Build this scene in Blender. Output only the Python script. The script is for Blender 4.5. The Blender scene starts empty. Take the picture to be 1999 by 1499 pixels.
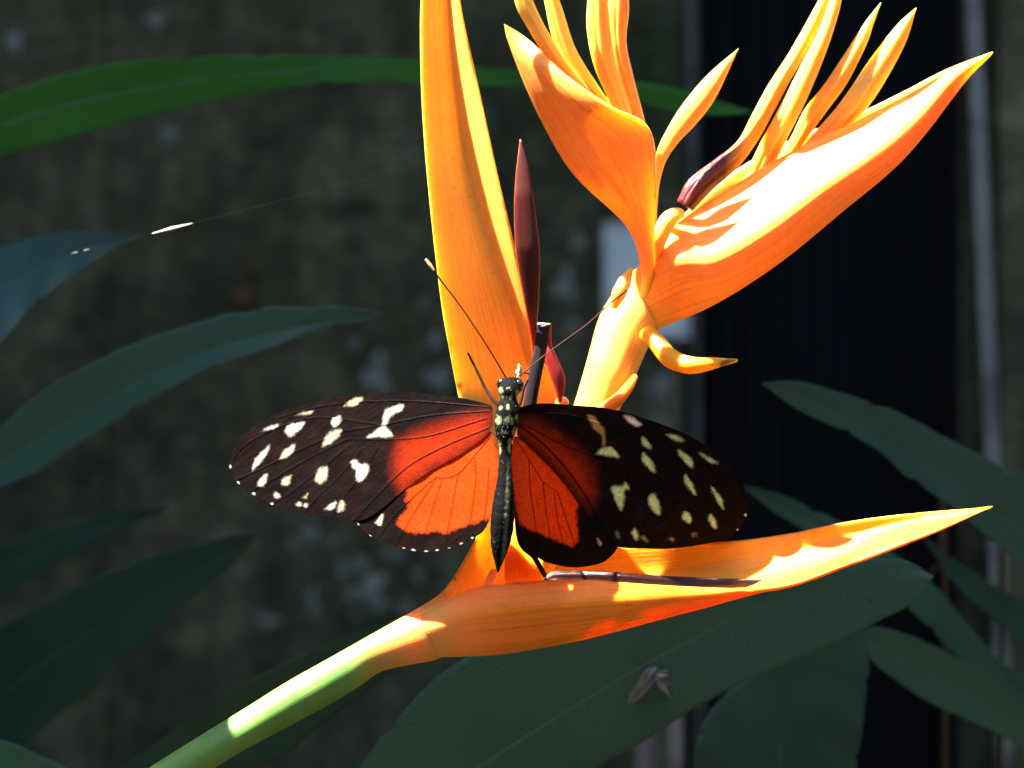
import bpy, math, random
import numpy as np
from mathutils import Vector, Matrix

random.seed(7)
RNG = np.random.default_rng(11)
SC = bpy.context.scene
COL = SC.collection

# ------------------------------------------------------------------ camera
D = 0.40                 # camera to the butterfly's body, metres
PX = 0.00009             # metres per photo pixel in the butterfly's plane
cam_d = bpy.data.cameras.new('camera')
cam_d.sensor_width = 36.0
cam_d.lens = 36.0 * D / (1999 * PX)
cam_d.clip_start = 0.01
cam_d.clip_end = 400.0
cam_d.dof.use_dof = True
cam_d.dof.focus_distance = D + 0.005
cam_d.dof.aperture_fstop = 21.0
cam = bpy.data.objects.new('camera', cam_d)
cam.location = (0, -D, 0)
cam.rotation_euler = (math.radians(90), 0, 0)
COL.objects.link(cam)
SC.camera = cam

# ------------------------------------------------------------------ light
SUN = Vector((-0.45, -0.05, 0.89)).normalized()      # towards the sun
world = bpy.data.worlds.new('World')
SC.world = world
world.use_nodes = True
wn = world.node_tree
sky = wn.nodes.new('ShaderNodeTexSky')
sky.sky_type = 'NISHITA'
sky.sun_disc = False
sky.sun_elevation = math.asin(SUN.z)
sky.sun_rotation = math.atan2(SUN.x, SUN.y)
bg = wn.nodes['Background']
bg.inputs['Strength'].default_value = 0.055
wn.links.new(sky.outputs[0], bg.inputs['Color'])
sun_d = bpy.data.lights.new('sun', 'SUN')
sun_d.energy = 5.0
sun_d.angle = math.radians(0.5)
sun_d.color = (1.0, 0.94, 0.85)
sun = bpy.data.objects.new('sun', sun_d)
sun.rotation_euler = SUN.to_track_quat('Z', 'Y').to_euler()
sun.location = (-1, -0.4, 2)
COL.objects.link(sun)
SC.view_settings.view_transform = 'Standard'
SC.view_settings.look = 'None'
SC.view_settings.gamma = 1.0
SC.view_settings.use_curve_mapping = False
SC.view_settings.exposure = 3.4
SC.cycles.max_bounces = 12
SC.cycles.transmission_bounces = 8
SC.cycles.use_denoising = True

# ------------------------------------------------------------------ helpers
def at(x, y, ymm=0.0):
    """photo pixel and depth behind the butterfly (mm) -> world point"""
    k = PX * (D + ymm * 0.001) / D
    return np.array(((x - 999.5) * k, ymm * 0.001, (749.5 - y) * k))

def atv(x, y, ymm):
    k = PX * (D + ymm * 0.001) / D
    return np.stack(((x - 999.5) * k, ymm * 0.001 + 0 * x, (749.5 - y) * k), -1)

def crom(P, n):
    """Catmull-Rom through the rows of P (k, ...) evaluated at n even steps"""
    P = np.asarray(P, float)
    k = len(P)
    Q = np.concatenate(([2 * P[0] - P[1]], P, [2 * P[-1] - P[-2]]))
    t = np.linspace(0, k - 1, n)
    i = np.minimum(t.astype(int), k - 2)
    f = (t - i).reshape((-1,) + (1,) * (P.ndim - 1))
    a, b, c, d = Q[i], Q[i + 1], Q[i + 2], Q[i + 3]
    return 0.5 * (2 * b + (c - a) * f + (2 * a - 5 * b + 4 * c - d) * f ** 2 + (3 * b - a - 3 * c + d) * f ** 3)

def even(P, n):
    """smooth curve through P, resampled by arc length"""
    C = crom(P, 40 * len(P))
    s = np.concatenate(([0], np.cumsum(np.linalg.norm(np.diff(C, axis=0), axis=1))))
    u = np.linspace(0, s[-1], n)
    return np.stack([np.interp(u, s, C[:, j]) for j in range(C.shape[1])], -1)

def mesh_obj(name, V, F, mat, parent=None, smooth=True, colors=None, uv=None):
    me = bpy.data.meshes.new(name)
    V = np.asarray(V, float)
    if parent is not None:
        o0 = parent
        off = Vector((0, 0, 0))
        while o0 is not None:
            off += o0.location
            o0 = o0.parent
        V = V - np.array(off)
    me.from_pydata(V.tolist(), [], [tuple(int(q) for q in f) for f in F])
    if smooth:
        me.polygons.foreach_set('use_smooth', [True] * len(me.polygons))
    if colors is not None:
        ca = me.color_attributes.new('pattern', 'FLOAT_COLOR', 'POINT')
        c4 = np.ones((len(V), 4)); c4[:, :3] = colors
        ca.data.foreach_set('color', c4.ravel())
    if uv is not None:
        ul = me.uv_layers.new(name='UVMap')
        li = np.zeros(len(me.loops), int); me.loops.foreach_get('vertex_index', li)
        ul.data.foreach_set('uv', np.asarray(uv, np.float32)[li].ravel())
    me.materials.append(mat)
    me.validate()
    o = bpy.data.objects.new(name, me)
    COL.objects.link(o)
    if parent is not None:
        o.parent = parent
    return o

def thing(name, label, cat, loc, group=None):
    o = bpy.data.objects.new(name, None)
    o.empty_display_size = 0.01
    o.location = loc
    COL.objects.link(o)
    o['label'] = label; o['category'] = cat
    if group: o['group'] = group
    return o

def tag(o, label=None, cat=None, group=None, kind=None):
    if label: o['label'] = label
    if cat: o['category'] = cat
    if group: o['group'] = group
    if kind: o['kind'] = kind
    return o

def grid_faces(n, m, wrap=False, base=0, flip=False):
    F = []
    mm = m if wrap else m - 1
    for i in range(n - 1):
        for j in range(mm):
            a = base + i * m + j; b = base + i * m + (j + 1) % m
            c = base + (i + 1) * m + (j + 1) % m; d = base + (i + 1) * m + j
            F.append((a, d, c, b) if flip else (a, b, c, d))
    return F

def grid_normals(G):
    du = np.gradient(G, axis=0); dv = np.gradient(G, axis=1)
    N = np.cross(du, dv)
    L = np.linalg.norm(N, axis=2, keepdims=True)
    L[L < 1e-14] = 1
    return N / L

def shell(name, rows, thick, mat, parent, n=70, m=33, wob=0.0):
    """a closed curved plate through rows of (px, py, depth mm)"""
    R = np.array([[at(*p) for p in r] for r in rows])
    G = crom(R, n)
    G = np.swapaxes(crom(np.swapaxes(G, 0, 1), m), 0, 1)
    N = grid_normals(G)
    if wob:
        a, b = RNG.uniform(0, 6, 2)
        u = np.linspace(0, 1, n)[:, None]; v = np.linspace(0, 1, m)[None, :]
        w = np.sin(9 * u + a + 3 * v) * 0.5 + np.sin(23 * u + b - 5 * v) * 0.3 + np.sin(41 * u + a * 2) * 0.2 * v
        G = G + N * (w * wob)[..., None]
        e = (np.sin(37 * u + b) * 0.4 + np.sin(71 * u + a) * 0.3) * wob * 0.5
        G[:, 0] += (G[:, 0] - G[:, 1]) * e * 400
        G[:, -1] += (G[:, -1] - G[:, -2]) * e * 400
    width = np.linalg.norm(G[:, 0] - G[:, m // 2], axis=1) + np.linalg.norm(G[:, -1] - G[:, m // 2], axis=1)
    t = np.minimum(thick, 0.10 * width)[:, None]
    tv = t * (1 - 0.5 * np.abs(np.linspace(-1, 1, m)) ** 6)[None, :]
    A = G + N * tv[..., None] / 2; B = G - N * tv[..., None] / 2
    V = np.concatenate((A.reshape(-1, 3), B.reshape(-1, 3)))
    F = grid_faces(n, m) + grid_faces(n, m, base=n * m, flip=True)
    q = n * m
    for i in range(n - 1):
        F.append((i * m, (i + 1) * m, q + (i + 1) * m, q + i * m))
        a = i * m + m - 1; b = a + m
        F.append((a, q + a, q + b, b))
    for j in range(m - 1):
        F.append((j, q + j, q + j + 1, j + 1))
        a = (n - 1) * m + j
        F.append((a, a + 1, q + a + 1, q + a))
    uu, vv_ = np.meshgrid(np.linspace(0, 1, n), np.linspace(0, 1, m), indexing='ij')
    uv = np.stack((uu, vv_), -1).reshape(-1, 2)
    return mesh_obj(name, V, F, mat, parent, uv=np.concatenate((uv, uv)))

def ring_tube(C, A, B, name, mat, parent, m=20, colors=None, rib=0.0):
    """closed tube: centres C, half axes A and B (n,3)"""
    n = len(C)
    th = np.linspace(0, 2 * math.pi, m, endpoint=False)
    k = 1 + rib * np.abs(np.sin(1.5 * th)) if rib >= 0 else 1 / (np.abs(np.cos(th)) + np.abs(np.sin(th))) ** (-rib) * (1 - 0.16 * np.exp(-((1 - np.abs(np.sin(th - 0.35))) / 0.015)) - 0.10 * np.exp(-((1 - np.abs(np.sin(th + 0.5))) / 0.010)))
    V = C[:, None] + A[:, None] * (np.cos(th) * k)[None, :, None] + B[:, None] * (np.sin(th) * k)[None, :, None]
    V = V.reshape(-1, 3)
    F = grid_faces(n, m, wrap=True)
    F.append(tuple(range(m - 1, -1, -1)))
    F.append(tuple(range((n - 1) * m, n * m)))
    V = np.asarray(V)
    uu, vv_ = np.meshgrid(np.linspace(0, 1, n), np.abs(th / math.pi - 1), indexing='ij')
    return mesh_obj(name, V, F, mat, parent, colors=None if colors is None else colors(V), uv=np.stack((uu, vv_), -1).reshape(-1, 2))

def blade(name, left, right, ymm, mat, parent, bulge=0.8, n=60, m=24, rib=0.0):
    """closed tapering body whose two outline edges are given in photo pixels; ymm: depth or list of depths"""
    L = even(left, n); R = even(right, n)
    if np.isscalar(ymm): ymm = [ymm, ymm]
    Y = np.interp(np.linspace(0, 1, n), np.linspace(0, 1, len(ymm)), ymm)
    Lw = atv(L[:, 0], L[:, 1], Y); Rw = atv(R[:, 0], R[:, 1], Y)
    C = (Lw + Rw) / 2; A = (Rw - Lw) / 2
    hw = np.linalg.norm(A, axis=1, keepdims=True)
    T = np.gradient(C, axis=0)
    B = np.cross(T, A); B /= np.maximum(np.linalg.norm(B, axis=1, keepdims=True), 1e-12)
    B = B * hw * bulge
    return ring_tube(C, A, B, name, mat, parent, m, rib=rib)

def tube_world(name, P, R, mat, parent, n=60, m=14):
    C = even(P, n)
    r = np.interp(np.linspace(0, 1, n), np.linspace(0, 1, len(R)), R)[:, None]
    T = np.gradient(C, axis=0); T /= np.linalg.norm(T, axis=1, keepdims=True)
    A = np.zeros_like(C)
    ref = np.array((0.13, -1, 0.07)) if abs(T[0][1]) < 0.9 else np.array((1, 0, 0.1))
    for i in range(n):
        a = ref - T[i] * np.dot(ref, T[i]); a /= np.linalg.norm(a)
        A[i] = a; ref = a
    B = np.cross(T, A)
    return ring_tube(C, A * r, B * r, name, mat, parent, m)

def tube(name, pts, rpx, mat, parent, n=60, m=14):
    return tube_world(name, [at(*p) for p in pts], [q * PX for q in rpx], mat, parent, n, m)

def blob(name, c, rx, ry, rz, mat, parent, rough=0.12, seed=0, nu=14, nv=20, rot=0.0):
    rg = np.random.default_rng(seed)
    u = np.linspace(0.02, math.pi - 0.02, nu); v = np.linspace(0, 2 * math.pi, nv, endpoint=False)
    U, W = np.meshgrid(u, v, indexing='ij')
    ph = rg.uniform(0, 6, 6)
    r = 1 + rough * (np.sin(3 * W + ph[0]) * np.sin(U) ** 2 + 0.6 * np.sin(5 * W + ph[1] + 2 * U) * np.sin(U) ** 2 + 0.5 * np.sin(4 * U + ph[2]))
    x = rx * r * np.sin(U) * np.cos(W); z = rz * r * np.sin(U) * np.sin(W); y = ry * r * np.cos(U)
    cr, sr = math.cos(rot), math.sin(rot)
    V = np.stack((c[0] + cr * x - sr * z, c[1] + y, c[2] + sr * x + cr * z), -1).reshape(-1, 3)
    F = grid_faces(nu, nv, wrap=True)
    F.append(tuple(range(nv - 1, -1, -1))); F.append(tuple(range((nu - 1) * nv, nu * nv)))
    return mesh_obj(name, V, F, mat, parent)

def box(name, x0, x1, y0, y1, z0, z1, mat, parent=None, bevel=0.0):
    V = [(x, y, z) for x in (x0, x1) for y in (y0, y1) for z in (z0, z1)]
    F = [(0, 1, 3, 2), (4, 6, 7, 5), (0, 4, 5, 1), (2, 3, 7, 6), (0, 2, 6, 4), (1, 5, 7, 3)]
    o = mesh_obj(name, V, F, mat, parent, smooth=False)
    if bevel:
        b = o.modifiers.new('bevel', 'BEVEL'); b.width = bevel; b.segments = 2
    return o

# ------------------------------------------------------------------ materials
class NT:
    def __init__(self, name):
        self.m = bpy.data.materials.new(name); self.m.use_nodes = True
        self.t = self.m.node_tree; self.n = self.t.nodes
        self.p = self.n['Principled BSDF']; self.out = self.n['Material Output']
    def node(self, typ, **kw):
        x = self.n.new(typ)
        for k, v in kw.items(): setattr(x, k, v)
        return x
    def link(self, a, b): self.t.links.new(a, b)
    def coord(self, which='Object', scale=(1, 1, 1)):
        tc = self.node('ShaderNodeTexCoord'); mp = self.node('ShaderNodeMapping')
        mp.inputs['Scale'].default_value = scale
        self.link(tc.outputs[which], mp.inputs['Vector'])
        return mp.outputs['Vector']
    def noise(self, vec, scale, detail=5, rough=0.6, dist=0.0):
        x = self.node('ShaderNodeTexNoise')
        x.inputs['Scale'].default_value = scale; x.inputs['Detail'].default_value = detail
        x.inputs['Roughness'].default_value = rough; x.inputs['Distortion'].default_value = dist
        self.link(vec, x.inputs['Vector'])
        return x.outputs['Fac']
    def ramp(self, fac, stops):
        r = self.node('ShaderNodeValToRGB')
        while len(r.color_ramp.elements) < len(stops): r.color_ramp.elements.new(0.5)
        for e, (p, c) in zip(r.color_ramp.elements, stops):
            e.position = p; e.color = (c[0], c[1], c[2], 1)
        self.link(fac, r.inputs['Fac'])
        return r.outputs['Color']
    def mix(self, fac, a, b, mode='MIX'):
        x = self.node('ShaderNodeMix', data_type='RGBA', blend_type=mode)
        if hasattr(fac, 'links'): self.link(fac, x.inputs[0])
        else: x.inputs[0].default_value = fac
        for s, i in ((a, 6), (b, 7)):
            if hasattr(s, 'links'): self.link(s, x.inputs[i])
            else: x.inputs[i].default_value = (s[0], s[1], s[2], 1)
        return x.outputs[2]
    def bump(self, h, strength, dist):
        b = self.node('ShaderNodeBump')
        b.inputs['Strength'].default_value = strength; b.inputs['Distance'].default_value = dist
        self.link(h, b.inputs['Height'])
        self.link(b.outputs['Normal'], self.p.inputs['Normal'])
    def set(self, **kw):
        names = dict(rough='Roughness', spec='Specular IOR Level', sss='Subsurface Weight', ssc='Subsurface Scale', coat='Coat Weight', sheen='Sheen Weight', metal='Metallic')
        for k, v in kw.items(): self.p.inputs[names[k]].default_value = v
    def color(self, c):
        if hasattr(c, 'links'): self.link(c, self.p.inputs['Base Color'])
        else: self.p.inputs['Base Color'].default_value = (c[0], c[1], c[2], 1)

def flesh(name, c0, c1, speck=(0.25, 0.03, 0.005), speck_at=0.70, radius=(1.0, 0.64, 0.10), scale=0.0028, rough=0.36, stretch=(1, 1, 1), extra=None):
    """waxy translucent plant flesh"""
    t = NT(name)
    v = t.coord('Object', stretch)
    base = t.ramp(t.noise(v, 55, 4, 0.55), [(0.3, c0), (0.7, c1)])
    fine = t.noise(v, 900, 3, 0.6)
    base = t.mix(0.18, base, t.ramp(fine, [(0.3, (0.55, 0.5, 0.45)), (0.7, (1, 1, 1))]), 'MULTIPLY')
    uvn = t.node('ShaderNodeUVMap'); um = t.node('ShaderNodeMapping')
    um.inputs['Scale'].default_value = (2.2, 70, 1)
    um.inputs['Location'].default_value = (sum(map(ord, name)) % 17, 3.1, 0)
    t.link(uvn.outputs[0], um.inputs['Vector'])
    streak = t.noise(um.outputs[0], 1.0, 5, 0.65)
    base = t.mix(0.65, base, t.ramp(streak, [(0.30, (0.62, 0.50, 0.40)), (0.52, (1, 1, 1)), (0.72, (1.06, 1.10, 1.15))]), 'MULTIPLY')
    patch = t.ramp(t.noise(v, 95, 5, 0.7), [(0.60, (0, 0, 0)), (0.78, (0.55, 0.55, 0.55))])
    base = t.mix(patch, base, (c0[0] * 0.72, c0[1] * 0.55, c0[2] * 0.4))
    sv = t.node('ShaderNodeSeparateXYZ'); t.link(uvn.outputs[0], sv.inputs[0])
    e1 = t.node('ShaderNodeMath', operation='SUBTRACT'); e1.inputs[1].default_value = 0.5; t.link(sv.outputs['Y'], e1.inputs[0])
    e2 = t.node('ShaderNodeMath', operation='ABSOLUTE'); t.link(e1.outputs[0], e2.inputs[0])
    e3 = t.node('ShaderNodeMath', operation='MULTIPLY_ADD'); e3.inputs[1].default_value = 0.16; t.link(t.noise(v, 160, 4, 0.7), e3.inputs[0]); t.link(e2.outputs[0], e3.inputs[2])
    edge = t.ramp(e3.outputs[0], [(0.565, (0, 0, 0)), (0.60, (0.75, 0.75, 0.75))])
    base = t.mix(edge, base, (c0[0] * 0.42, c0[1] * 0.30, c0[2] * 0.25))
    sp = t.noise(v, 210, 3, 0.5)
    mask = t.ramp(sp, [(speck_at, (0, 0, 0)), (speck_at + 0.07, (1, 1, 1))])
    base = t.mix(mask, base, speck)
    if extra: base = extra(t, base)
    t.color(base)
    t.set(rough=rough, spec=0.28, sss=0.95, ssc=scale)
    t.p.inputs['Subsurface Radius'].default_value = radius
    t.bump(t.mix(0.65, fine, streak), 0.35, 0.0006)
    return t.m

HX = float(at(300, 1499, 8)[0])
def stem_extra(t, base):
    tc = t.node('ShaderNodeTexCoord'); sx = t.node('ShaderNodeSeparateXYZ')
    t.link(tc.outputs['Object'], sx.inputs[0])
    mr = t.node('ShaderNodeMapRange')
    mr.inputs['From Min'].default_value = -0.029 - HX; mr.inputs['From Max'].default_value = -0.017 - HX
    t.link(sx.outputs['X'], mr.inputs['Value'])
    green = t.ramp(t.noise(t.coord('Object'), 120, 3), [(0.3, (0.11, 0.25, 0.05)), (0.7, (0.18, 0.34, 0.08))])
    return t.mix(mr.outputs[0], green, base)

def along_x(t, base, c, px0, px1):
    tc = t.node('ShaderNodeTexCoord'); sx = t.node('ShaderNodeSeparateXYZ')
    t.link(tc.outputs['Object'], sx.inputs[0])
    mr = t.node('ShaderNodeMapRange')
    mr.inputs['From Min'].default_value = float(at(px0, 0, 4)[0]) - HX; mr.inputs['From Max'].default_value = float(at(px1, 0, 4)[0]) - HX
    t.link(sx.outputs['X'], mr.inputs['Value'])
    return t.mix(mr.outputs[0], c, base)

ORANGE = flesh('tall bract orange', (0.95, 0.39, 0.06), (0.97, 0.47, 0.09))
CORAL = flesh('coral bract orange', (0.95, 0.39, 0.07), (0.97, 0.45, 0.10))
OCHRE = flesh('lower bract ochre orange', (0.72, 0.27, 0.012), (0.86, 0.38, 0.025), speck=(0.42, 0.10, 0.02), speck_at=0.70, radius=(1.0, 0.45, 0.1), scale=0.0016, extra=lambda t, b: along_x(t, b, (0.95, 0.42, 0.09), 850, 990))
GOLD = flesh('golden sepal', (0.96, 0.56, 0.09), (0.98, 0.63, 0.13))
RACHIS = flesh('rachis orange', (0.95, 0.48, 0.08), (0.97, 0.54, 0.11))

MAROON = flesh('maroon withered sepal', (0.07, 0.010, 0.008), (0.16, 0.022, 0.012), speck=(0.05, 0.01, 0.01), scale=0.0015, rough=0.4)
REDPOD = flesh('red seed pod', (0.35, 0.02, 0.03), (0.45, 0.05, 0.03), scale=0.0015, rough=0.35)
DARKSTICK = flesh('dark purple brown stalk', (0.02, 0.012, 0.015), (0.035, 0.02, 0.022), scale=0.0008, rough=0.4)
SLIME = flesh('wet dark purple withered flower', (0.008, 0.003, 0.003), (0.035, 0.009, 0.006), scale=0.001, rough=0.15)
YOLK = flesh('yellow flower', (0.85, 0.42, 0.02), (0.9, 0.5, 0.03), speck=(0.15, 0.12, 0.01), speck_at=0.66)
STEM = flesh('stem green to orange', (0.92, 0.36, 0.08), (0.95, 0.44, 0.11), extra=stem_extra, speck_at=0.74)

def purple_base(name, x0, x1):
    def ex(t, base):
        tc = t.node('ShaderNodeTexCoord'); sx = t.node('ShaderNodeSeparateXYZ')
        t.link(tc.outputs['Object'], sx.inputs[0])
        mr = t.node('ShaderNodeMapRange')
        mr.inputs['From Min'].default_value = x0; mr.inputs['From Max'].default_value = x1
        t.link(sx.outputs['X'], mr.inputs['Value'])
        return t.mix(mr.outputs[0], (0.10, 0.02, 0.025), base)
    return flesh(name, (0.92, 0.38, 0.05), (0.96, 0.5, 0.08), extra=ex, scale=0.0012, rough=0.2)

def wing_mat(name, trans):
    t = NT(name)
    a = t.node('ShaderNodeAttribute', attribute_name='pattern')
    v = t.coord('Object')
    sc = t.noise(v, 2600, 2, 0.7)
    col = t.mix(0.55, a.outputs['Color'], t.ramp(sc, [(0.3, (0.45, 0.42, 0.4)), (0.7, (1.35, 1.3, 1.25))]), 'MULTIPLY')
    t.color(col)
    t.set(rough=0.5, spec=0.05, sheen=0.0)
    tr = t.node('ShaderNodeBsdfTranslucent')
    t.link(col, tr.inputs['Color'])
    mx = t.node('ShaderNodeMixShader'); mx.inputs[0].default_value = trans
    t.link(t.p.outputs[0], mx.inputs[1]); t.link(tr.outputs[0], mx.inputs[2])
    t.link(mx.outputs[0], t.out.inputs['Surface'])
    t.bump(sc, 0.3, 0.0002)
    return t.m
WING = wing_mat('scaled wing membrane', 0.4)

def body_mat():
    t = NT('black hairy insect body')
    a = t.node('ShaderNodeAttribute', attribute_name='pattern')
    v = t.coord('Object', (1, 1, 0.35))
    h = t.noise(v, 3500, 3, 0.7)
    t.color(t.mix(0.5, a.outputs['Color'], t.ramp(h, [(0.3, (0.4, 0.4, 0.4)), (0.7, (1.5, 1.5, 1.5))]), 'MULTIPLY'))
    t.set(rough=0.75, spec=0.04)
    t.bump(h, 0.6, 0.0004)
    return t.m
BODY = body_mat()
def plain(name, c, rough=0.5, spec=0.4, var=0.3, scale=200):
    t = NT(name)
    n = t.noise(t.coord('Object'), scale, 4)
    t.color(t.mix(var, c, t.ramp(n, [(0.3, (0.3, 0.3, 0.3)), (0.7, (1.4, 1.4, 1.4))]), 'MULTIPLY'))
    t.set(rough=rough, spec=spec)
    t.bump(n, 0.3, 0.3 / scale)
    return t.m
CHITIN = plain('dark chitin', (0.005, 0.003, 0.003), 0.6, 0.05, scale=3000)
EYE = plain('insect eye', (0.008, 0.005, 0.006), 0.12, 0.6, scale=4000)
ANTENNA = plain('brown antenna', (0.035, 0.010, 0.004), 0.5, 0.08, scale=3000)
CLUB = plain('amber antenna tip', (0.7, 0.35, 0.12), 0.4, 0.4, scale=3000)
POLLEN = plain('cream pollen tuft', (0.45, 0.43, 0.30), 0.8, 0.2, 0.5, scale=3000)

def leaf_mat(name, c0, c1, rough=0.45, trans=0.25, tcol=None):
    t = NT(name)
    uv = t.node('ShaderNodeUVMap'); mp = t.node('ShaderNodeMapping')
    t.link(uv.outputs[0], mp.inputs['Vector'])
    mp.inputs['Scale'].default_value = (1, 1, 1)
    wv = t.node('ShaderNodeTexWave'); wv.wave_type = 'BANDS'; wv.bands_direction = 'X'
    wv.inputs['Scale'].default_value = 20; wv.inputs['Distortion'].default_value = 3.0; wv.inputs['Detail'].default_value = 3
    t.link(mp.outputs[0], wv.inputs['Vector'])
    n = t.noise(t.coord('Object'), 35, 5, 0.6)
    base = t.ramp(n, [(0.3, c0), (0.7, c1)])
    base = t.mix(0.5, base, t.ramp(wv.outputs['Fac'], [(0.0, (0.55, 0.6, 0.55)), (1.0, (1.1, 1.1, 1.1))]), 'MULTIPLY')
    sp = t.ramp(t.noise(t.coord('Object'), 160, 3), [(0.70, (0, 0, 0)), (0.78, (1, 1, 1))])
    base = t.mix(sp, base, (0.06, 0.05, 0.03))
    t.color(base)
    rr = t.node('ShaderNodeMapRange'); rr.inputs['To Min'].default_value = rough - 0.12; rr.inputs['To Max'].default_value = rough + 0.25
    t.link(t.noise(t.coord('Object'), 70, 5, 0.7), rr.inputs['Value']); t.link(rr.outputs[0], t.p.inputs['Roughness'])
    t.p.inputs['Specular IOR Level'].default_value = 0.5
    t.bump(wv.outputs['Fac'], 0.22, 0.0008)
    tr = t.node('ShaderNodeBsdfTranslucent')
    if tcol: tr.inputs['Color'].default_value = (*tcol, 1)
    else: t.link(base, tr.inputs['Color'])
    mx = t.node('ShaderNodeMixShader'); mx.inputs[0].default_value = trans
    t.link(t.p.outputs[0], mx.inputs[1]); t.link(tr.outputs[0], mx.inputs[2])
    t.link(mx.outputs[0], t.out.inputs['Surface'])
    return t.m
LEAF_TEAL = leaf_mat('blue green leaf', (0.028, 0.098, 0.080), (0.042, 0.132, 0.105))
LEAF_BLUE = leaf_mat('blue glossy leaf', (0.014, 0.072, 0.085), (0.024, 0.109, 0.109), rough=0.4)
LEAF_GREEN = leaf_mat('bright green leaf', (0.02, 0.15, 0.008), (0.04, 0.20, 0.012), rough=0.6, trans=0.5, tcol=(0.08, 0.42, 0.01))
LEAF_DARK = leaf_mat('dark green leaf', (0.012, 0.054, 0.034), (0.019, 0.078, 0.046), rough=0.5)
LEAF_MID = leaf_mat('mid green leaf', (0.030, 0.110, 0.070), (0.044, 0.145, 0.092), rough=0.5)
RIB = plain('pale leaf midrib', (0.06, 0.15, 0.10), 0.45, 0.4, scale=120)
PSTEM = plain('green plant stem', (0.04, 0.10, 0.04), 0.5, 0.4, scale=60)

# ------------------------------------------------------------------ setting
GZ = -0.90
WALL_Y = 2200.0            # mm behind the butterfly
KW = (D + WALL_Y * 0.001) / D
def wx(px): return (px - 999.5) * PX * KW
def wz(py): return (749.5 - py) * PX * KW
WY = WALL_Y * 0.001

def soil_mat():
    t = NT('damp soil and litter')
    v = t.coord('Object')
    t.color(t.ramp(t.noise(v, 18, 8, 0.7), [(0.3, (0.02, 0.014, 0.009)), (0.55, (0.05, 0.036, 0.022)), (0.75, (0.09, 0.065, 0.04))]))
    t.set(rough=0.95, spec=0.2)
    t.bump(t.noise(v, 60, 6, 0.7), 0.8, 0.02)
    return t.m
g = 150
gv = [(-g, -g, GZ), (g, -g, GZ), (g, g, GZ), (-g, g, GZ)]
ground = mesh_obj('ground', gv, [(0, 1, 2, 3)], soil_mat(), smooth=False)
tag(ground, kind='structure')

def concrete_mat(name, tint=(1, 1, 1), dark=2.3):
    t = NT(name)
    v = t.coord('Object')
    big = t.noise(v, 2.2, 6, 0.65, 0.4)
    mid = t.noise(v, 14, 8, 0.7)
    fine = t.noise(v, 90, 6, 0.7)
    c = t.ramp(mid, [(0.28, (0.042 * dark * tint[0], 0.048 * dark * tint[1], 0.038 * dark * tint[2] * 0.80)), (0.5, (0.085 * dark * tint[0], 0.085 * dark * tint[1], 0.07 * dark * tint[2] * 0.80)), (0.75, (0.13 * dark * tint[0], 0.13 * dark * tint[1], 0.11 * dark * tint[2] * 0.80))])
    moss = t.ramp(big, [(0.42, (0, 0, 0)), (0.62, (1, 1, 1))])
    c = t.mix(moss, c, t.ramp(fine, [(0.3, (0.02, 0.032, 0.015)), (0.7, (0.065, 0.075, 0.035))]))
    red = t.ramp(t.noise(v, 5, 5, 0.6), [(0.55, (0, 0, 0)), (0.75, (0.6, 0.6, 0.6))])
    c = t.mix(red, c, (0.055, 0.035, 0.028))
    mot = t.noise(v, 48, 4, 0.75)
    c = t.mix(0.6, c, t.ramp(mot, [(0.32, (0.35, 0.33, 0.30)), (0.5, (0.9, 0.88, 0.85)), (0.68, (2.0, 1.95, 1.8))]), 'MULTIPLY')
    run = t.noise(t.coord('Object', (1, 1, 0.08)), 16, 5, 0.6)
    c = t.mix(0.6, c, t.ramp(run, [(0.35, (0.45, 0.42, 0.38)), (0.6, (1.25, 1.22, 1.18))]), 'MULTIPLY')
    lich = t.ramp(t.noise(v, 70, 3, 0.6), [(0.64, (0, 0, 0)), (0.72, (0.8, 0.8, 0.8))])
    c = t.mix(lich, c, (0.24, 0.24, 0.21))
    t.color(c)
    t.set(rough=0.9, spec=0.2)
    t.bump(t.mix(0.5, mid, fine), 0.6, 0.01)
    return t.m
CONC = concrete_mat('mossy weathered concrete', (1.10, 0.98, 0.86), 1.45)
CONC2 = concrete_mat('grey concrete', (1.05, 0.98, 0.88), 2.3)
LICHEN = plain('pale lichen crust', (0.29, 0.285, 0.265), 0.95, 0.1, 0.8, scale=90)

wall = thing('concrete_wall', 'mossy weathered concrete wall with pale lichen blotches behind the leaves', 'wall', (wx(400), WY, GZ))
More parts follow.
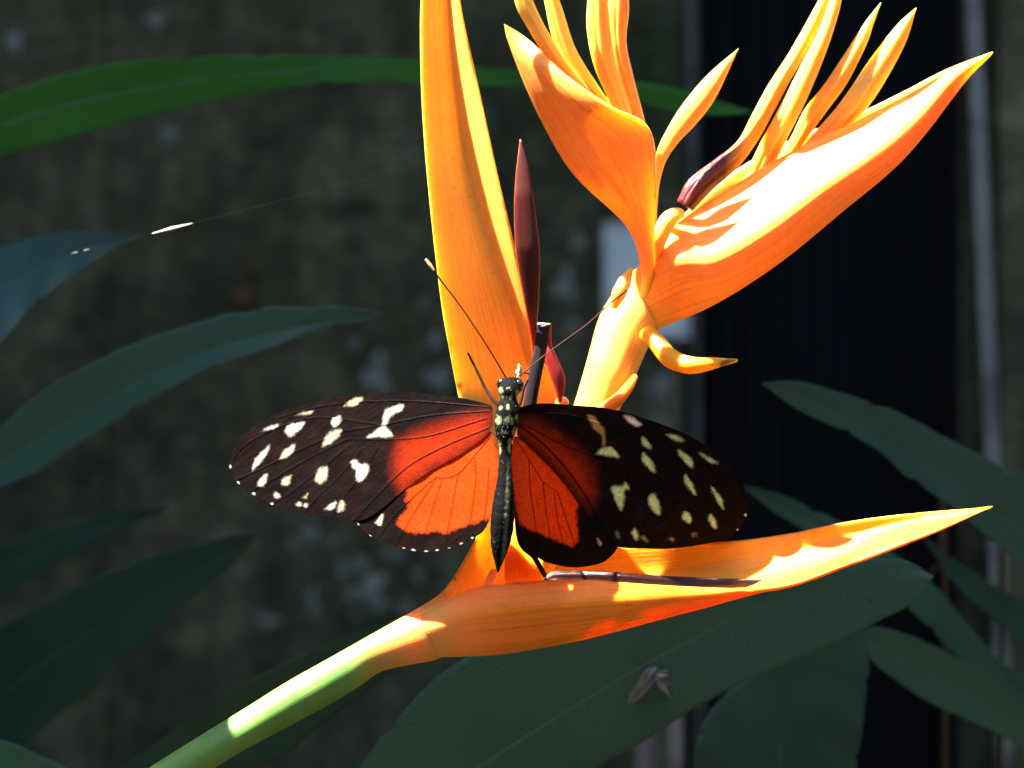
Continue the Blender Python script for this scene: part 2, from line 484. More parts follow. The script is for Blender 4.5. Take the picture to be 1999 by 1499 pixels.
# wall slabs with slightly different faces, butted end to end
edges = [(-2600, 204, 0.012, CONC), (204, 1178, 0.015, CONC), (1178, 1338, 0.020, CONC)]
for x0, x1, dy, mt in edges:
    box('wall_slab', wx(x0) + 0.0005, wx(x1) - 0.0005, WY + dy, WY + 0.16 + dy * 0.5, GZ, 2.17, mt, wall, bevel=0.004)
box('wall_panel', wx(600), wx(815), WY + 0.008, WY + 0.02, wz(402), wz(248), CONC2, wall, bevel=0.003)
lich = [(22, 78, 34, 40), (300, 36, 24, 22), (325, 262, 20, 20), (45, 310, 14, 12), (822, 592, 13, 13), (730, 625, 10, 8), (690, 670, 12, 12), (735, 735, 34, 50), (855, 740, 28, 24), (850, 665, 18, 22),
        (605, 1045, 24, 18), (572, 1065, 14, 14), (668, 1112, 14, 20), (700, 1105, 16, 20), (720, 1160, 42, 46), (607, 1165, 18, 20), (520, 1216, 26, 18), (470, 1118, 14, 16), (425, 1045, 14, 12), (815, 1125, 14, 16), (770, 1085, 26, 14),
        (367, 862, 11, 10), (322, 992, 8, 8), (610, 1195, 12, 14), (790, 1190, 16, 18), (1290, 760, 26, 30), (1255, 700, 18, 16), (1310, 690, 16, 20), (1105, 560, 28, 40), (1130, 470, 18, 24), (1120, 640, 18, 22), (1290, 830, 20, 22), (300, 560, 8, 8), (640, 1060, 18, 10)]
rl = np.random.default_rng(19)
for k in range(90):
    lx, ly = rl.uniform(0, 1330), rl.uniform(0, 1499)
    if rl.random() < 0.5: lx, ly = rl.normal(760, 160), rl.normal(900, 280)
    if lx > 1325: continue
    q_ = rl.uniform(2.5, 7.5); lich.append((lx, ly, q_, q_ * rl.uniform(0.7, 1.4)))
for i, (x, y, rx, rz) in enumerate(lich):
    blob('lichen_patch', (wx(x), WY + 0.016, wz(y)), rx * PX * KW * 0.8, 0.006, rz * PX * KW * 0.8, LICHEN, wall, 0.42, 100 + i, 8, 18)

# dark corrugated sheet door set back between two posts
def sheet_mat():
    t = NT('dark painted metal sheet')
    v = t.coord('Object', (1, 1, 0.15))
    t.color(t.ramp(t.noise(v, 40, 5, 0.6), [(0.3, (0.006, 0.007, 0.009)), (0.7, (0.016, 0.019, 0.024))]))
    t.set(rough=0.65, spec=0.25)
    return t.m
x0, x1 = wx(1366), wx(2060)
nx = 220
xs = np.linspace(x0, x1, nx)
yy = WY + 0.30 + 0.012 * np.sin(np.arange(nx) / nx * 2 * math.pi * 13.0)
V = [(x, y, z) for z in (GZ, 2.17) for x, y in zip(xs, yy)] + [(x, y + 0.003, z) for z in (GZ, 2.17) for x, y in zip(xs, yy)]
F = grid_faces(2, nx) + grid_faces(2, nx, base=2 * nx, flip=True)
sheet = mesh_obj('corrugated_sheet', V, F, sheet_mat())
tag(sheet, 'dark blue black corrugated metal sheet between two pale posts', 'metal sheet')

def post_mat(name, c0, c1):
    t = NT(name)
    v = t.coord('Object', (1, 1, 0.12))
    n = t.noise(v, 45, 7, 0.7)
    blotch = t.ramp(t.noise(t.coord('Object'), 22, 4), [(0.45, (0, 0, 0)), (0.65, (0.8, 0.8, 0.8))])
    t.color(t.mix(blotch, t.ramp(n, [(0.3, c0), (0.7, c1)]), (0.055, 0.042, 0.035)))
    t.set(rough=0.85, spec=0.2); t.bump(n, 0.5, 0.004)
    return t.m
def post(name, pa, pb, mat, label):
    a = np.array((wx(pa[0]), WY + 0.02, wz(pa[1]))); b = np.array((wx(pb[0]), WY + 0.02, wz(pb[1])))
    d = (b - a) / (b[2] - a[2])
    o = tube_world(name, [a + d * (2.17 - a[2]), a, b, b + d * (GZ - b[2])], [pa[2] * PX * KW, pa[2] * PX * KW, pb[2] * PX * KW], mat, None, 30, 12)
    return tag(o, label, 'post')
post('wooden_post', (1354, 300, 7), (1362, 870, 8), post_mat('grey post wood', (0.13, 0.12, 0.115), (0.22, 0.205, 0.20)), 'thin grey wooden post left of the dark metal sheet, under the small yellow flower')
post('wooden_post', (1914, 150, 11), (1946, 900, 11), post_mat('pale mottled post wood', (0.34, 0.32, 0.30), (0.52, 0.50, 0.47)), 'pale mottled post right of the dark metal sheet')
rw = thing('concrete_pillar', 'grey green concrete pillar at the right edge behind the pale post', 'pillar', (wx(2100), WY, GZ))
box('pillar_face', wx(1962), wx(2600), WY + 0.03, WY + 0.25, GZ, 2.17, CONC2, rw, bevel=0.004)
box('pillar_return', wx(1893), wx(1962) - 0.001, WY + 0.05, WY + 0.065, GZ, 2.17, concrete_mat('dark brown concrete', (1, 0.9, 0.85), 0.5), rw, bevel=0.004)  # darker, browner concrete than the pillar face

# pale notice board on the wall
nb = thing('notice_board', 'small pale blue notice board on the wall behind the orange stem', 'notice', at(1262, 550, WALL_Y - 60))
def notice_mat():
    t = NT('pale printed notice')
    v = t.coord('Object')
    n = t.noise(v, 25, 4)
    c = t.ramp(n, [(0.3, (0.72, 0.77, 0.74)), (0.7, (0.82, 0.85, 0.82))])
    t.color(c); t.set(rough=0.6, spec=0.3)
    return t.m
zb, zt = wz(652), wz(447)
box('board', wx(1180), wx(1338), WY - 0.030, WY - 0.024, zb, zt, notice_mat(), nb, bevel=0.002)
FRAME = plain('pale board frame', (0.66, 0.65, 0.62), 0.6, 0.3, scale=60)
box('frame_rail', wx(1176), wx(1188), WY - 0.034, WY - 0.0235, zb + 0.001, zt - 0.001, FRAME, nb)
box('frame_rail', wx(1330), wx(1342), WY - 0.034, WY - 0.0235, zb + 0.001, zt - 0.001, FRAME, nb)
box('frame_rail', wx(1175), wx(1343), WY - 0.035, WY - 0.0232, zt, zt + 0.005, FRAME, nb)
box('frame_rail', wx(1175), wx(1343), WY - 0.035, WY - 0.0232, zb - 0.005, zb, FRAME, nb)
box('bracket', wx(1250), wx(1262), WY - 0.022, WY + 0.018, (zb + zt) / 2 - 0.01, (zb + zt) / 2 + 0.01, FRAME, nb)

# added roof out of view: its front edge keeps the sun off everything behind the flower
RZ = 2.2
Y_SHADE = 0.060
ry0 = Y_SHADE + SUN.y / SUN.z * RZ
roof = thing('shade_roof', 'added shade roof put out of view to keep sun off the wall', 'roof', (0, ry0, RZ))
ROOFM = concrete_mat('added shade roof', (1, 1, 1), 2.0)
for i in range(8):
    xa = -4.2 + i * 1.0
    box('shade_sheet', xa + 0.002, xa + 0.998, ry0, WY + 0.9, RZ + 0.004 * (i % 2), RZ + 0.012 + 0.004 * (i % 2), ROOFM, roof)

# added shrubbery cutting sky light from the three open sides (behind and beside the viewer)
def shade_shrubs():
    rg = np.random.default_rng(5)
    slabs = [(-3.0, 3.0, -2.5, -2.0, 1.25), (-2.9, -2.4, -2.5, 2.0, 1.9), (2.4, 2.9, -2.5, 2.0, 1.7)]
    V, F = [], []
    for x0, x1, y0, y1, top in slabs:
        cx0, cx1, cy0, cy1 = x0 + 0.18, x1 - 0.18, y0 + 0.18, y1 - 0.18
        b = len(V)
        V += [(x, y, z) for x in (cx0, cx1) for y in (cy0, cy1) for z in (GZ, top - 0.2)]
        F += [tuple(b + k for k in f) for f in ((0, 1, 3, 2), (4, 6, 7, 5), (0, 4, 5, 1), (2, 3, 7, 6), (0, 2, 6, 4), (1, 5, 7, 3))]
        for _ in range(4500):
            p = np.array((rg.uniform(x0, x1), rg.uniform(y0, y1), rg.uniform(GZ, top) if rg.random() > 0.25 else rg.uniform(top - 0.3, top + 0.12)))
            d = rg.normal(size=3); d /= np.linalg.norm(d)
            e = np.cross(d, rg.normal(size=3)); e /= np.linalg.norm(e)
            L = rg.uniform(0.05, 0.11); w = L * 0.4
            b = len(V)
            V += [tuple(p - d * L), tuple(p + e * w), tuple(p + d * L), tuple(p - e * w)]
            F.append((b, b + 1, b + 2, b + 3))
    o = mesh_obj('shade_shrubs', V, F, plain('shrub foliage', (0.035, 0.075, 0.022), 0.6, 0.3, 0.5, 12), None, smooth=False)
    tag(o, 'added unseen shrubbery closing the clearing', 'shade_shrubs', kind='stuff')
shade_shrubs()

# ------------------------------------------------------------------ leaves
def leaf(parent, up, lo, rib, y0, y1, mat, fold=0.25, n=110, m=25, ribr=2.2, droop=0.0, label=None, ribmat=None):
    """leaf blade between two outline edges (base -> tip); depth y0 at the base to y1 at the tip, creased along the midrib"""
    U = even(up, n); L = even(lo, n)
    R = even(rib, n) if rib is not None else (U + L) / 2
    ii = np.arange(n); ph = RNG.uniform(0, 6, 4)
    for E_, k_ in ((U, 0), (L, 2)):
        out = E_ - R; ln = np.linalg.norm(out, axis=1, keepdims=True); ln[ln < 1] = 1
        jit = 1.2 * np.sin(ii * 0.31 + ph[k_]) + 0.6 * np.sin(ii * 1.1 + ph[k_ + 1]) * np.sin(ii * 0.13 + ph[k_])
        for c_ in RNG.integers(8, n - 8, 3): jit = jit - 7 * np.exp(-((ii - c_) / 0.9) ** 2)
        E_ += out / ln * (jit * np.clip(ln[:, 0] / 25, 0, 1))[:, None]
    Y = np.linspace(y0, y1, n) + droop * np.sin(np.linspace(0, math.pi, n))
    v = np.linspace(-1, 1, m)
    G = np.zeros((n, m, 3))
    for j, q in enumerate(v):
        e = U if q < 0 else L
        P = R + (e - R) * abs(q)
        w = np.linalg.norm(e - R, axis=1) * PX * 1000
        dy = -fold * w * (abs(q) - 0.25 * q * q) + 0.25 * np.sin(np.arange(n) * 0.35 + j * 0.2) * abs(q) + 0.4 * np.sin(np.arange(n) * 0.12 + 1.3 * np.sign(q)) * abs(q)
        G[:, j] = atv(P[:, 0], P[:, 1], Y + dy)
    V = G.reshape(-1, 3)
    o = mesh_obj('leaf', V, grid_faces(n, m), mat, parent)
    uv = o.data.uv_layers.new(name='UVMap')
    li = np.zeros(len(o.data.loops), int); o.data.loops.foreach_get('vertex_index', li)
    uvs = np.stack(((li // m) / n * 2.0 + 0.25 * np.abs((li % m) / (m - 1) - 0.5), (li % m) / (m - 1)), -1)
    uv.data.foreach_set('uv', uvs.astype(np.float32).ravel())
    s = o.modifiers.new('thickness', 'SOLIDIFY'); s.thickness = 0.0003; s.offset = 0
    if label: o['label'] = label
    C = atv(R[:, 0], R[:, 1], Y)
    tube_world('midrib', C[::3], [ribr * PX * 1.3, ribr * PX, ribr * PX * 0.4], ribmat or RIB, o, 50, 8)
    return o, C[0]

def stalk_to(parent, a, b, r=0.0025, sag=0.02):
    a = np.array(a); b = np.array(b)
    mid = (a + b) / 2 + np.array((0, 0, -sag))
    return tube_world('petiole', [a, mid, b], [r * 0.7, r, r * 1.3], PSTEM, parent, 24, 10)

def plant(name, label, base, top, r):
    t = thing(name, label, 'plant', base, 'broad leaved plants around the flower')
    b = np.array(base); tp = np.array(top)
    tube_world('plant_stem', [b, b * 0.6 + tp * 0.4 + np.array((0.01, 0.005, 0)), tp], [r * 1.3, r, r * 0.7], PSTEM, t, 40, 14)
    return t

# plant at the left
bl = (-0.20, 0.26, GZ)
pl = plant('broad_leaved_plant', 'plant whose long narrow leaves reach in from the left edge', bl, (-0.195, 0.25, 0.16), 0.012)
o, c = leaf(pl, [(-330, 420), (-180, 270), (-80, 215), (0, 185), (120, 145), (250, 122), (400, 110), (560, 107), (700, 110), (850, 122), (950, 132), (1050, 141), (1200, 154), (1300, 168), (1380, 190), (1472, 219)],
     [(-330, 440), (-180, 385), (-80, 330), (0, 305), (80, 283), (200, 250), (300, 225), (420, 195), (560, 173), (700, 160), (850, 163), (950, 167), (1050, 170), (1150, 180), (1250, 200), (1330, 219), (1400, 226), (1472, 219)], None, 240, 190, LEAF_GREEN, 0.06, n=130,
     label='long bright green leaf arching across the top behind the flower')
stalk_to(pl, c, (-0.195, 0.25, 0.06))
o, c = leaf(pl, [(-260, 740), (-140, 560), (-60, 500), (0, 482), (80, 456), (160, 450), (220, 454), (272, 463)], [(-260, 800), (-140, 800), (-60, 725), (0, 672), (60, 602), (130, 546), (200, 498), (272, 463)], None, 60, 150, LEAF_BLUE, 0.25,
     label='blue green leaf tip at the left edge by the spider thread')
stalk_to(pl, c, (-0.195, 0.25, -0.05))
o, c = leaf(pl, [(-260, 1110), (-140, 960), (-60, 885), (0, 832), (100, 752), (200, 698), (320, 650), (420, 620), (520, 600), (620, 597), (700, 603), (752, 613)], [(-260, 1150), (-140, 1040), (-60, 985), (0, 952), (80, 918), (160, 862), (280, 790), (400, 722), (500, 690), (600, 652), (680, 634), (752, 613)],
     [(-260, 1130), (-140, 1010), (-60, 945), (0, 905), (90, 850), (190, 790), (300, 728), (410, 682), (510, 655), (610, 632), (690, 619), (752, 613)], 170, 140, LEAF_TEAL, 0.3, label='long teal leaf pointing right above the left wing')
stalk_to(pl, c, (-0.195, 0.25, -0.10))
o, c = leaf(pl, [(-200, 1460), (-100, 1320), (-20, 1240), (80, 1180), (200, 1120), (330, 1075), (430, 1050), (507, 1041)], [(-200, 1640), (-60, 1560), (40, 1465), (120, 1392), (180, 1350), (240, 1290), (320, 1215), (400, 1148), (450, 1105), (507, 1041)], None, 300, 240, LEAF_DARK, 0.3,
     label='dark green leaf in the lower left corner area')
stalk_to(pl, c, (-0.195, 0.25, -0.25))

o, c = leaf(pl, [(-240, 1240), (-140, 1150), (-40, 1085), (60, 1040), (160, 1010), (250, 995), (330, 990)], [(-240, 1290), (-140, 1260), (-40, 1200), (60, 1130), (160, 1075), (250, 1030), (330, 990)], None, 380, 340, LEAF_DARK, 0.25,
     label='dark leaf added below the long teal leaf to deepen the dark corner')  # added leaf, its dark colour darkens the lower left
stalk_to(pl, c, (-0.195, 0.25, -0.2))

# unseen leaf added past the left edge to shade the lower flower stem
def shade_leaf(parent):
    tipc = at(-575, -305, 0)
    Cc = even(np.array([(-0.193, 0.25, 0.07), (-0.180, 0.17, 0.105), (-0.158, 0.085, 0.108), (tipc[0], 0.015, tipc[2]), (tipc[0] + 0.002, -0.030, tipc[2] - 0.004), (tipc[0] + 0.003, -0.055, tipc[2] - 0.010)]), 60)
    w = np.interp(np.linspace(0, 1, 60), [0, 0.15, 0.5, 0.75, 0.9, 1], [0.002, 0.010, 0.0145, 0.0135, 0.010, 0.0004])
    S = np.array((0.89, 0.0, 0.45))
    vv = np.linspace(-1, 1, 15)
    G = Cc[:, None] + S * (w[:, None] * vv[None])[..., None]
    G = G + np.array((-0.45, 0, 0.89)) * ((np.abs(vv)[None] * w[:, None]) * 0.2)[..., None]
    o = mesh_obj('leaf', G.reshape(-1, 3), grid_faces(60, 15), LEAF_TEAL, parent)
    sl = o.modifiers.new('thickness', 'SOLIDIFY'); sl.thickness = 0.0003; sl.offset = 0
    tube_world('midrib', Cc[::3], [0.0006, 0.0004, 0.0002], RIB, o, 50, 8)
shade_leaf(pl)

# plant below
bb = (-0.03, 0.22, GZ)
pb = plant('broad_leaved_plant', 'plant rising from below with the big leaf under the lower bract', bb, (-0.02, 0.19, -0.22), 0.010)
o, c = leaf(pb, [(600, 1760), (640, 1620), (690, 1520), (740, 1445), (800, 1375), (870, 1310), (960, 1260), (1100, 1225), (1300, 1180), (1500, 1128), (1650, 1098), (1750, 1090), (1822, 1124)],
     [(700, 1800), (900, 1690), (1060, 1570), (1175, 1492), (1296, 1424), (1356, 1382), (1450, 1332), (1532, 1297), (1637, 1253), (1725, 1208), (1790, 1172), (1812, 1145), (1822, 1124)],
     [(650, 1780), (760, 1630), (850, 1550), (938, 1495), (1050, 1424), (1140, 1368), (1230, 1314), (1340, 1254), (1450, 1200), (1530, 1166), (1620, 1142), (1725, 1128), (1822, 1124)], 120, 74, LEAF_MID, 0.12, n=130, ribr=3.2,
     label='big green leaf with pale midrib beneath the lower orange bract')
stalk_to(pb, c, (-0.02, 0.19, -0.24), 0.003, 0.0)
big_leaf = o
o, c = leaf(pb, [(130, 1640), (240, 1500), (300, 1455), (380, 1400), (460, 1345), (560, 1290), (660, 1250), (760, 1215), (872, 1182)], [(300, 1720), (430, 1560), (500, 1500), (560, 1470), (640, 1405), (700, 1360), (760, 1312), (820, 1260), (872, 1182)], None, 150, 110, LEAF_DARK, 0.2,
     label='dark leaf running behind the green stem')
stalk_to(pb, c, (-0.02, 0.19, -0.26), 0.003, 0.0)
o, c = leaf(pb, [(1430, 1800), (1390, 1690), (1362, 1580), (1352, 1490), (1372, 1410), (1430, 1345), (1510, 1290), (1590, 1245), (1668, 1200)], [(1470, 1800), (1570, 1690), (1640, 1580), (1672, 1500), (1682, 1430), (1690, 1370), (1696, 1310), (1690, 1255), (1668, 1200)],
     [(1450, 1800), (1490, 1690), (1515, 1580), (1522, 1500), (1528, 1430), (1545, 1370), (1580, 1310), (1625, 1250), (1668, 1200)], 160, 150, LEAF_DARK, 0.15, label='dark leaf pointing up below the big leaf')
stalk_to(pb, c, (-0.02, 0.19, -0.30), 0.003, 0.02)
o, c = leaf(pb, [(-260, 1560), (-120, 1470), (-40, 1444), (20, 1450), (80, 1475), (150, 1515), (230, 1580)], [(-260, 1640), (-120, 1660), (-20, 1650), (60, 1640), (120, 1620), (180, 1600), (230, 1580)], None, 120, 130, LEAF_MID, 0.2,
     label='green leaf cut by the bottom left corner')
stalk_to(pb, c, (-0.02, 0.19, -0.34), 0.003, 0.05)

# plant at the right
br = (0.27, 0.24, GZ)
pr = plant('broad_leaved_plant', 'plant whose dark leaves reach in from the right edge', br, (0.265, 0.22, -0.02), 0.012)
o, c = leaf(pr, [(2480, 1420), (2340, 1240), (2200, 1085), (2060, 985), (1940, 903), (1840, 850), (1740, 800), (1640, 765), (1560, 746), (1486, 749)], [(2480, 1460), (2340, 1400), (2200, 1290), (2060, 1165), (2000, 1110), (1920, 1040), (1850, 985), (1770, 930), (1720, 882), (1640, 840), (1560, 800), (1486, 749)],
     [(2480, 1440), (2340, 1310), (2200, 1190), (2060, 1085), (1960, 1010), (1850, 935), (1740, 868), (1650, 815), (1560, 772), (1486, 749)], 190, 120, LEAF_TEAL, 0.3, label='long teal leaf right of the butterfly pointing to it')
stalk_to(pr, c, (0.265, 0.22, -0.20))
o, c = leaf(pr, [(2480, 1600), (2300, 1500), (2150, 1420), (2000, 1330), (1900, 1230), (1820, 1140), (1720, 1065), (1620, 1010), (1530, 968), (1450, 950)], [(2480, 1660), (2300, 1610), (2150, 1500), (2000, 1400), (1880, 1290), (1780, 1195), (1690, 1120), (1610, 1060), (1520, 1005), (1450, 950)], None, 230, 190, LEAF_MID, 0.2,
     label='narrow dim leaf beside the right wing tip running behind the lower bract')
stalk_to(pr, c, (0.265, 0.22, -0.28))
o, c = leaf(pr, [(2480, 1720), (2300, 1570), (2150, 1450), (2000, 1372), (1900, 1300), (1800, 1252), (1710, 1222), (1600, 1205)], [(2480, 1760), (2300, 1680), (2150, 1570), (2000, 1462), (1900, 1412), (1800, 1362), (1710, 1300), (1600, 1205)], None, 220, 160, LEAF_MID, 0.25,
     label='dim teal leaf in the lower right corner')
stalk_to(pr, c, (0.265, 0.22, -0.34))
o, c = leaf(pr, [(2480, 1560), (2300, 1400), (2150, 1270), (2040, 1200), (1940, 1140), (1860, 1090), (1790, 1035)], [(2480, 1600), (2300, 1480), (2150, 1370), (2040, 1290), (1940, 1210), (1860, 1135), (1790, 1035)], None, 260, 240, LEAF_DARK, 0.2,
     label='dark leaf behind the tip of the lower bract')
stalk_to(pr, c, (0.265, 0.22, -0.24))

# dry stalks low at the right and grey stakes at the bottom
DRY = plain('dry brown stalk', (0.055, 0.03, 0.012), 0.8, 0.2, 0.5, scale=120)
GREYST = plain('weathered grey stake', (0.16, 0.15, 0.15), 0.85, 0.2, 0.6, scale=80)
def stake(name, label, pts, r, mat, cat):
    P = [at(*p) for p in pts]
    lo = P[-1].copy(); lo[2] = GZ
    o = tube_world(name, P + [lo], [r * 0.8, r, r], mat, None, 40, 10)
    return tag(o, label, cat)
stake('dry_stalk', 'dry orange brown stalk bending below the tip of the lower bract', [(1815, 1120, 330), (1835, 1180, 330), (1845, 1260, 330)], 0.0009, DRY, 'stalk')
stake('dry_stalk', 'dry brown stalk near the right edge between two dark leaves', [(1955, 1225, 340), (1950, 1290, 340), (1955, 1340, 340)], 0.0009, DRY, 'stalk')
stake('wooden_stake', 'broad grey stake below the big leaf at the bottom edge', [(1268, 1425, 330), (1266, 1470, 330), (1262, 1600, 330)], 0.0045, GREYST, 'stake')
stake('wooden_stake', 'thin grey stake below the big leaf, right of the broad one', [(1322, 1415, 320), (1320, 1470, 320), (1318, 1600, 320)], 0.0030, GREYST, 'stake')

# withered flower lying on the big leaf
wf = thing('withered_flower', 'withered greyish lilac flower lying on the big leaf', 'fallen flower', at(1270, 1340, 84))
LILAC = plain('withered lilac petal', (0.22, 0.21, 0.215), 0.8, 0.2, 0.5, scale=500)
LYM = 93.5
def petal(c0, c1, w, curl, lift):
    a = np.array(c0, float); b = np.array(c1, float)
    d = (b - a) / np.linalg.norm(b - a); p = np.array((-d[1], d[0]))
    rows = []
    for t_, ww in ((0, 0.35), (0.3, 0.9), (0.6, 1.0), (0.85, 0.7), (1.0, 0.15)):
        m_ = a + (b - a) * t_ + p * 3 * math.sin(5 * t_)
        rows.append([(m_[0] + p[0] * w * ww * v_, m_[1] + p[1] * w * ww * v_, LYM - lift * math.sin(math.pi * min(1, t_ + 0.15)) - curl * abs(v_) ** 1.5 * ww * (1 if v_ > 0 else 0.5) + 0.5) for v_ in (-1, -0.5, 0, 0.5, 1)])
    shell('petal', rows, 0.00025, LILAC, wf, 24, 15, 0.00012)
petal((1290, 1308), (1224, 1370), 11, 1.6, 1.6)
petal((1280, 1302), (1238, 1350), 8, 1.2, 2.6)
petal((1282, 1305), (1322, 1372), 10, 1.8, 1.4)
petal((1276, 1312), (1318, 1314), 7, 1.2, 2.0)
petal((1284, 1320), (1300, 1362), 6, 1.0, 1.8)

# dry orange leaf scrap on the wall
SCRAP = plain('dry orange leaf scrap', (0.16, 0.075, 0.04), 0.9, 0.1, 0.5, scale=60)
ds = blob('dry_leaf_scrap', (wx(470), WY + 0.004, wz(583)), 0.013, 0.006, 0.010, SCRAP, None, 0.35, 77, 10, 20)
tag(ds, 'dry orange brown leaf scrap stuck to the wall above the teal leaf', 'dry leaf')
ds = blob('dry_leaf_scrap', (wx(492), WY + 0.004, wz(530)), 0.005, 0.005, 0.008, SCRAP, None, 0.35, 78, 10, 20)
tag(ds, 'smaller brown leaf scrap on the wall just above the orange one', 'dry leaf')

# ------------------------------------------------------------------ heliconia inflorescence
hel = thing('heliconia_inflorescence', 'orange heliconia flower head with boat shaped bracts on a green stem', 'flower', at(300, 1499, 8))
# stem: from the ground, leaning in from the lower left
Ltop = [(150, 1590), (290, 1499), (400, 1430), (480, 1381), (560, 1331), (640, 1286), (720, 1241), (800, 1196), (848, 1167), (868, 1150)]
Lbot = [(290, 1590), (420, 1499), (500, 1452), (560, 1420), (640, 1377), (700, 1341), (742, 1312), (800, 1298), (850, 1288), (905, 1262)]
blade('stem', Ltop, Lbot, [6, 6, 6, 6, 6, 6.5, 8.5], STEM, hel, 0.85, 110, 28)
p0 = at(222, 1588, 6)
tube_world('lower_stem', [p0 + np.array((0.004, 0, 0.0028)), p0, at(60, 1710, 10), at(-120, 1900, 30), np.array((-0.125, 0.10, -0.25)), np.array((-0.15, 0.16, -0.6)), np.array((-0.155, 0.18, GZ))], [0.0058, 0.0062, 0.007, 0.008, 0.010], STEM, hel, 60, 16)

# tall bract at the left
B1 = [
 [(868, -330, 11), (869, -331, 11.2), (870, -332, 11.4), (871, -331, 11.2), (872, -330, 11)],
 [(838, -150, 8.61687), (850, -150, 9.21687), (868, -150, 10.2169), (876, -150, 8.71687), (883, -150, 6.21687)],
 [(822, 0, 8.79759), (848, 0, 9.69759), (876, 0, 10.8976), (886, 0, 8.39759), (897, 0, 5.39759)],
 [(823, 150, 7.97831), (853, 150, 9.77831), (886, 150, 11.5783), (907, 150, 9.07831), (929, 150, 5.57831)],
 [(831, 300, 8.15904), (868, 300, 10.159), (906, 300, 12.259), (934, 300, 9.25904), (962, 300, 4.75904)],
 [(845, 450, 8.33976), (893, 450, 10.3398), (945, 450, 11.9398), (970, 450, 9.43976), (996, 450, 4.93976)],
 [(863, 600, 9.93846), (925, 600, 11.8385), (993, 600, 12.7385), (1011, 600, 11.0385), (1029, 600, 8.53846)],
 [(879, 690, 11.3231), (950, 690, 12.9231), (1014, 690, 13.9231), (1032, 690, 12.9231), (1052, 690, 11.9231)],
 [(896, 780, 12.4), (960, 780, 14), (1025, 780, 15), (1062, 780, 15), (1098, 780, 14)],
 [(920, 900, 9), (965, 900, 12.5), (1012, 900, 15), (1055, 900, 14.5), (1095, 900, 13.5)],
 [(940, 1015, 8), (975, 1015, 11.5), (1010, 1015, 13.5), (1040, 1020, 12.5), (1066, 1020, 11)],
 [(906, 1095, 7), (950, 1100, 10), (990, 1105, 12), (1028, 1110, 11), (1060, 1112, 9)],
 [(862, 1160, 4.5), (915, 1165, 7), (960, 1165, 9.5), (1008, 1162, 9.5), (1050, 1155, 9)]]
shell('bract', B1, 0.0007, ORANGE, hel, 110, 37, 0.00012)['label'] = 'tall upright orange bract'

# lower boat shaped bract
B5 = [
 [(800, 1215, 6), (795, 1245, 5.5), (792, 1280, 7), (806, 1240, 9), (812, 1210, 9)],
 [(915, 1152, 2), (905, 1215, 1.0), (900, 1277, 6), (925, 1200, 14), (932, 1120, 14)],
 [(1000, 1138, -0.5), (1000, 1205, -1.5), (1000, 1270, 5), (1010, 1180, 15), (1016, 1100, 16)],
 [(1130, 1132, 0), (1130, 1192, -1.5), (1130, 1245, 6), (1136, 1150, 16), (1142, 1072, 17)],
 [(1280, 1142, 1), (1280, 1178, 0.5), (1280, 1204, 7), (1286, 1130, 16), (1292, 1062, 17)],
 [(1410, 1148, 3), (1410, 1162, 3), (1410, 1169, 8), (1420, 1115, 15), (1430, 1056, 16)],
 [(1530, 1144, 2), (1530, 1141, 4), (1530, 1131, 8), (1535, 1090, 13), (1540, 1042, 14)],
 [(1640, 1109, 2), (1640, 1104, 4), (1640, 1090, 8), (1640, 1055, 12), (1645, 1020, 12)],
 [(1760, 1064, 3), (1755, 1058, 5), (1755, 1045, 8), (1755, 1025, 11), (1755, 1005, 11)],
 [(1850, 1029, 4), (1849, 1024, 6), (1848, 1017, 8), (1846, 1007, 9.5), (1845, 997, 10)],
 [(1937, 990, 6), (1938, 990, 6.2), (1938, 990, 6.4), (1938, 989, 6.2), (1937, 989, 6)]]
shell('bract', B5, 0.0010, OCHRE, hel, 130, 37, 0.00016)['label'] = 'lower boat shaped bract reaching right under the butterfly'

# rachis
blade('rachis', [(1000, 1150), (1020, 1080), (1060, 960), (1095, 860), (1122, 785), (1150, 690), (1172, 615), (1205, 562), (1235, 530), (1275, 505)],
      [(1060, 1160), (1090, 1090), (1130, 980), (1172, 880), (1212, 795), (1240, 735), (1262, 685), (1288, 640), (1312, 608), (1330, 575)], [11, 15, 19, 21, 23, 27, 33], RACHIS, hel, 0.75, 90, 28)

# right bract
B3 = [
 [(1236, 535, 26), (1246, 570, 25), (1280, 640, 26), (1272, 575, 27), (1258, 525, 27)],
 [(1288, 470, 22.2), (1322, 520, 17.05), (1362, 606, 24.05), (1325, 520, 29.125), (1300, 455, 29.5)],
 [(1345, 420, 25.125), (1395, 510, 16.625), (1430, 568, 24.3), (1390, 470, 31.75), (1355, 400, 31.875)],
 [(1455, 350, 26.05), (1503, 448, 16.9), (1525, 503, 24.25), (1470, 400, 33.7), (1440, 330, 34.4)],
 [(1560, 290, 26.1), (1610, 370, 17.98), (1640, 409, 25.1176), (1590, 330, 33.9), (1555, 268, 34.55)],
 [(1680, 235, 25.7353), (1722, 295, 19.3294), (1746, 322, 25.4294), (1705, 258, 32.3088), (1674, 222, 33.2176)],
 [(1770, 187, 25), (1797, 230, 22.0618), (1813, 246, 25.6265), (1790, 208, 29.5588), (1766, 178, 30.4882)],
 [(1855, 139, 24.75), (1864, 156, 24.0765), (1873, 168, 25.8029), (1862, 148, 27.2706), (1851, 134, 27.7382)],
 [(1937, 101, 25.9912), (1938, 102, 25.9941), (1938, 102, 26.1941), (1938, 101, 26.1941), (1937, 101, 25.9912)]]
shell('bract', B3, 0.0009, CORAL, hel, 110, 37, 0.00012)['label'] = 'large bract slanting up to the right'

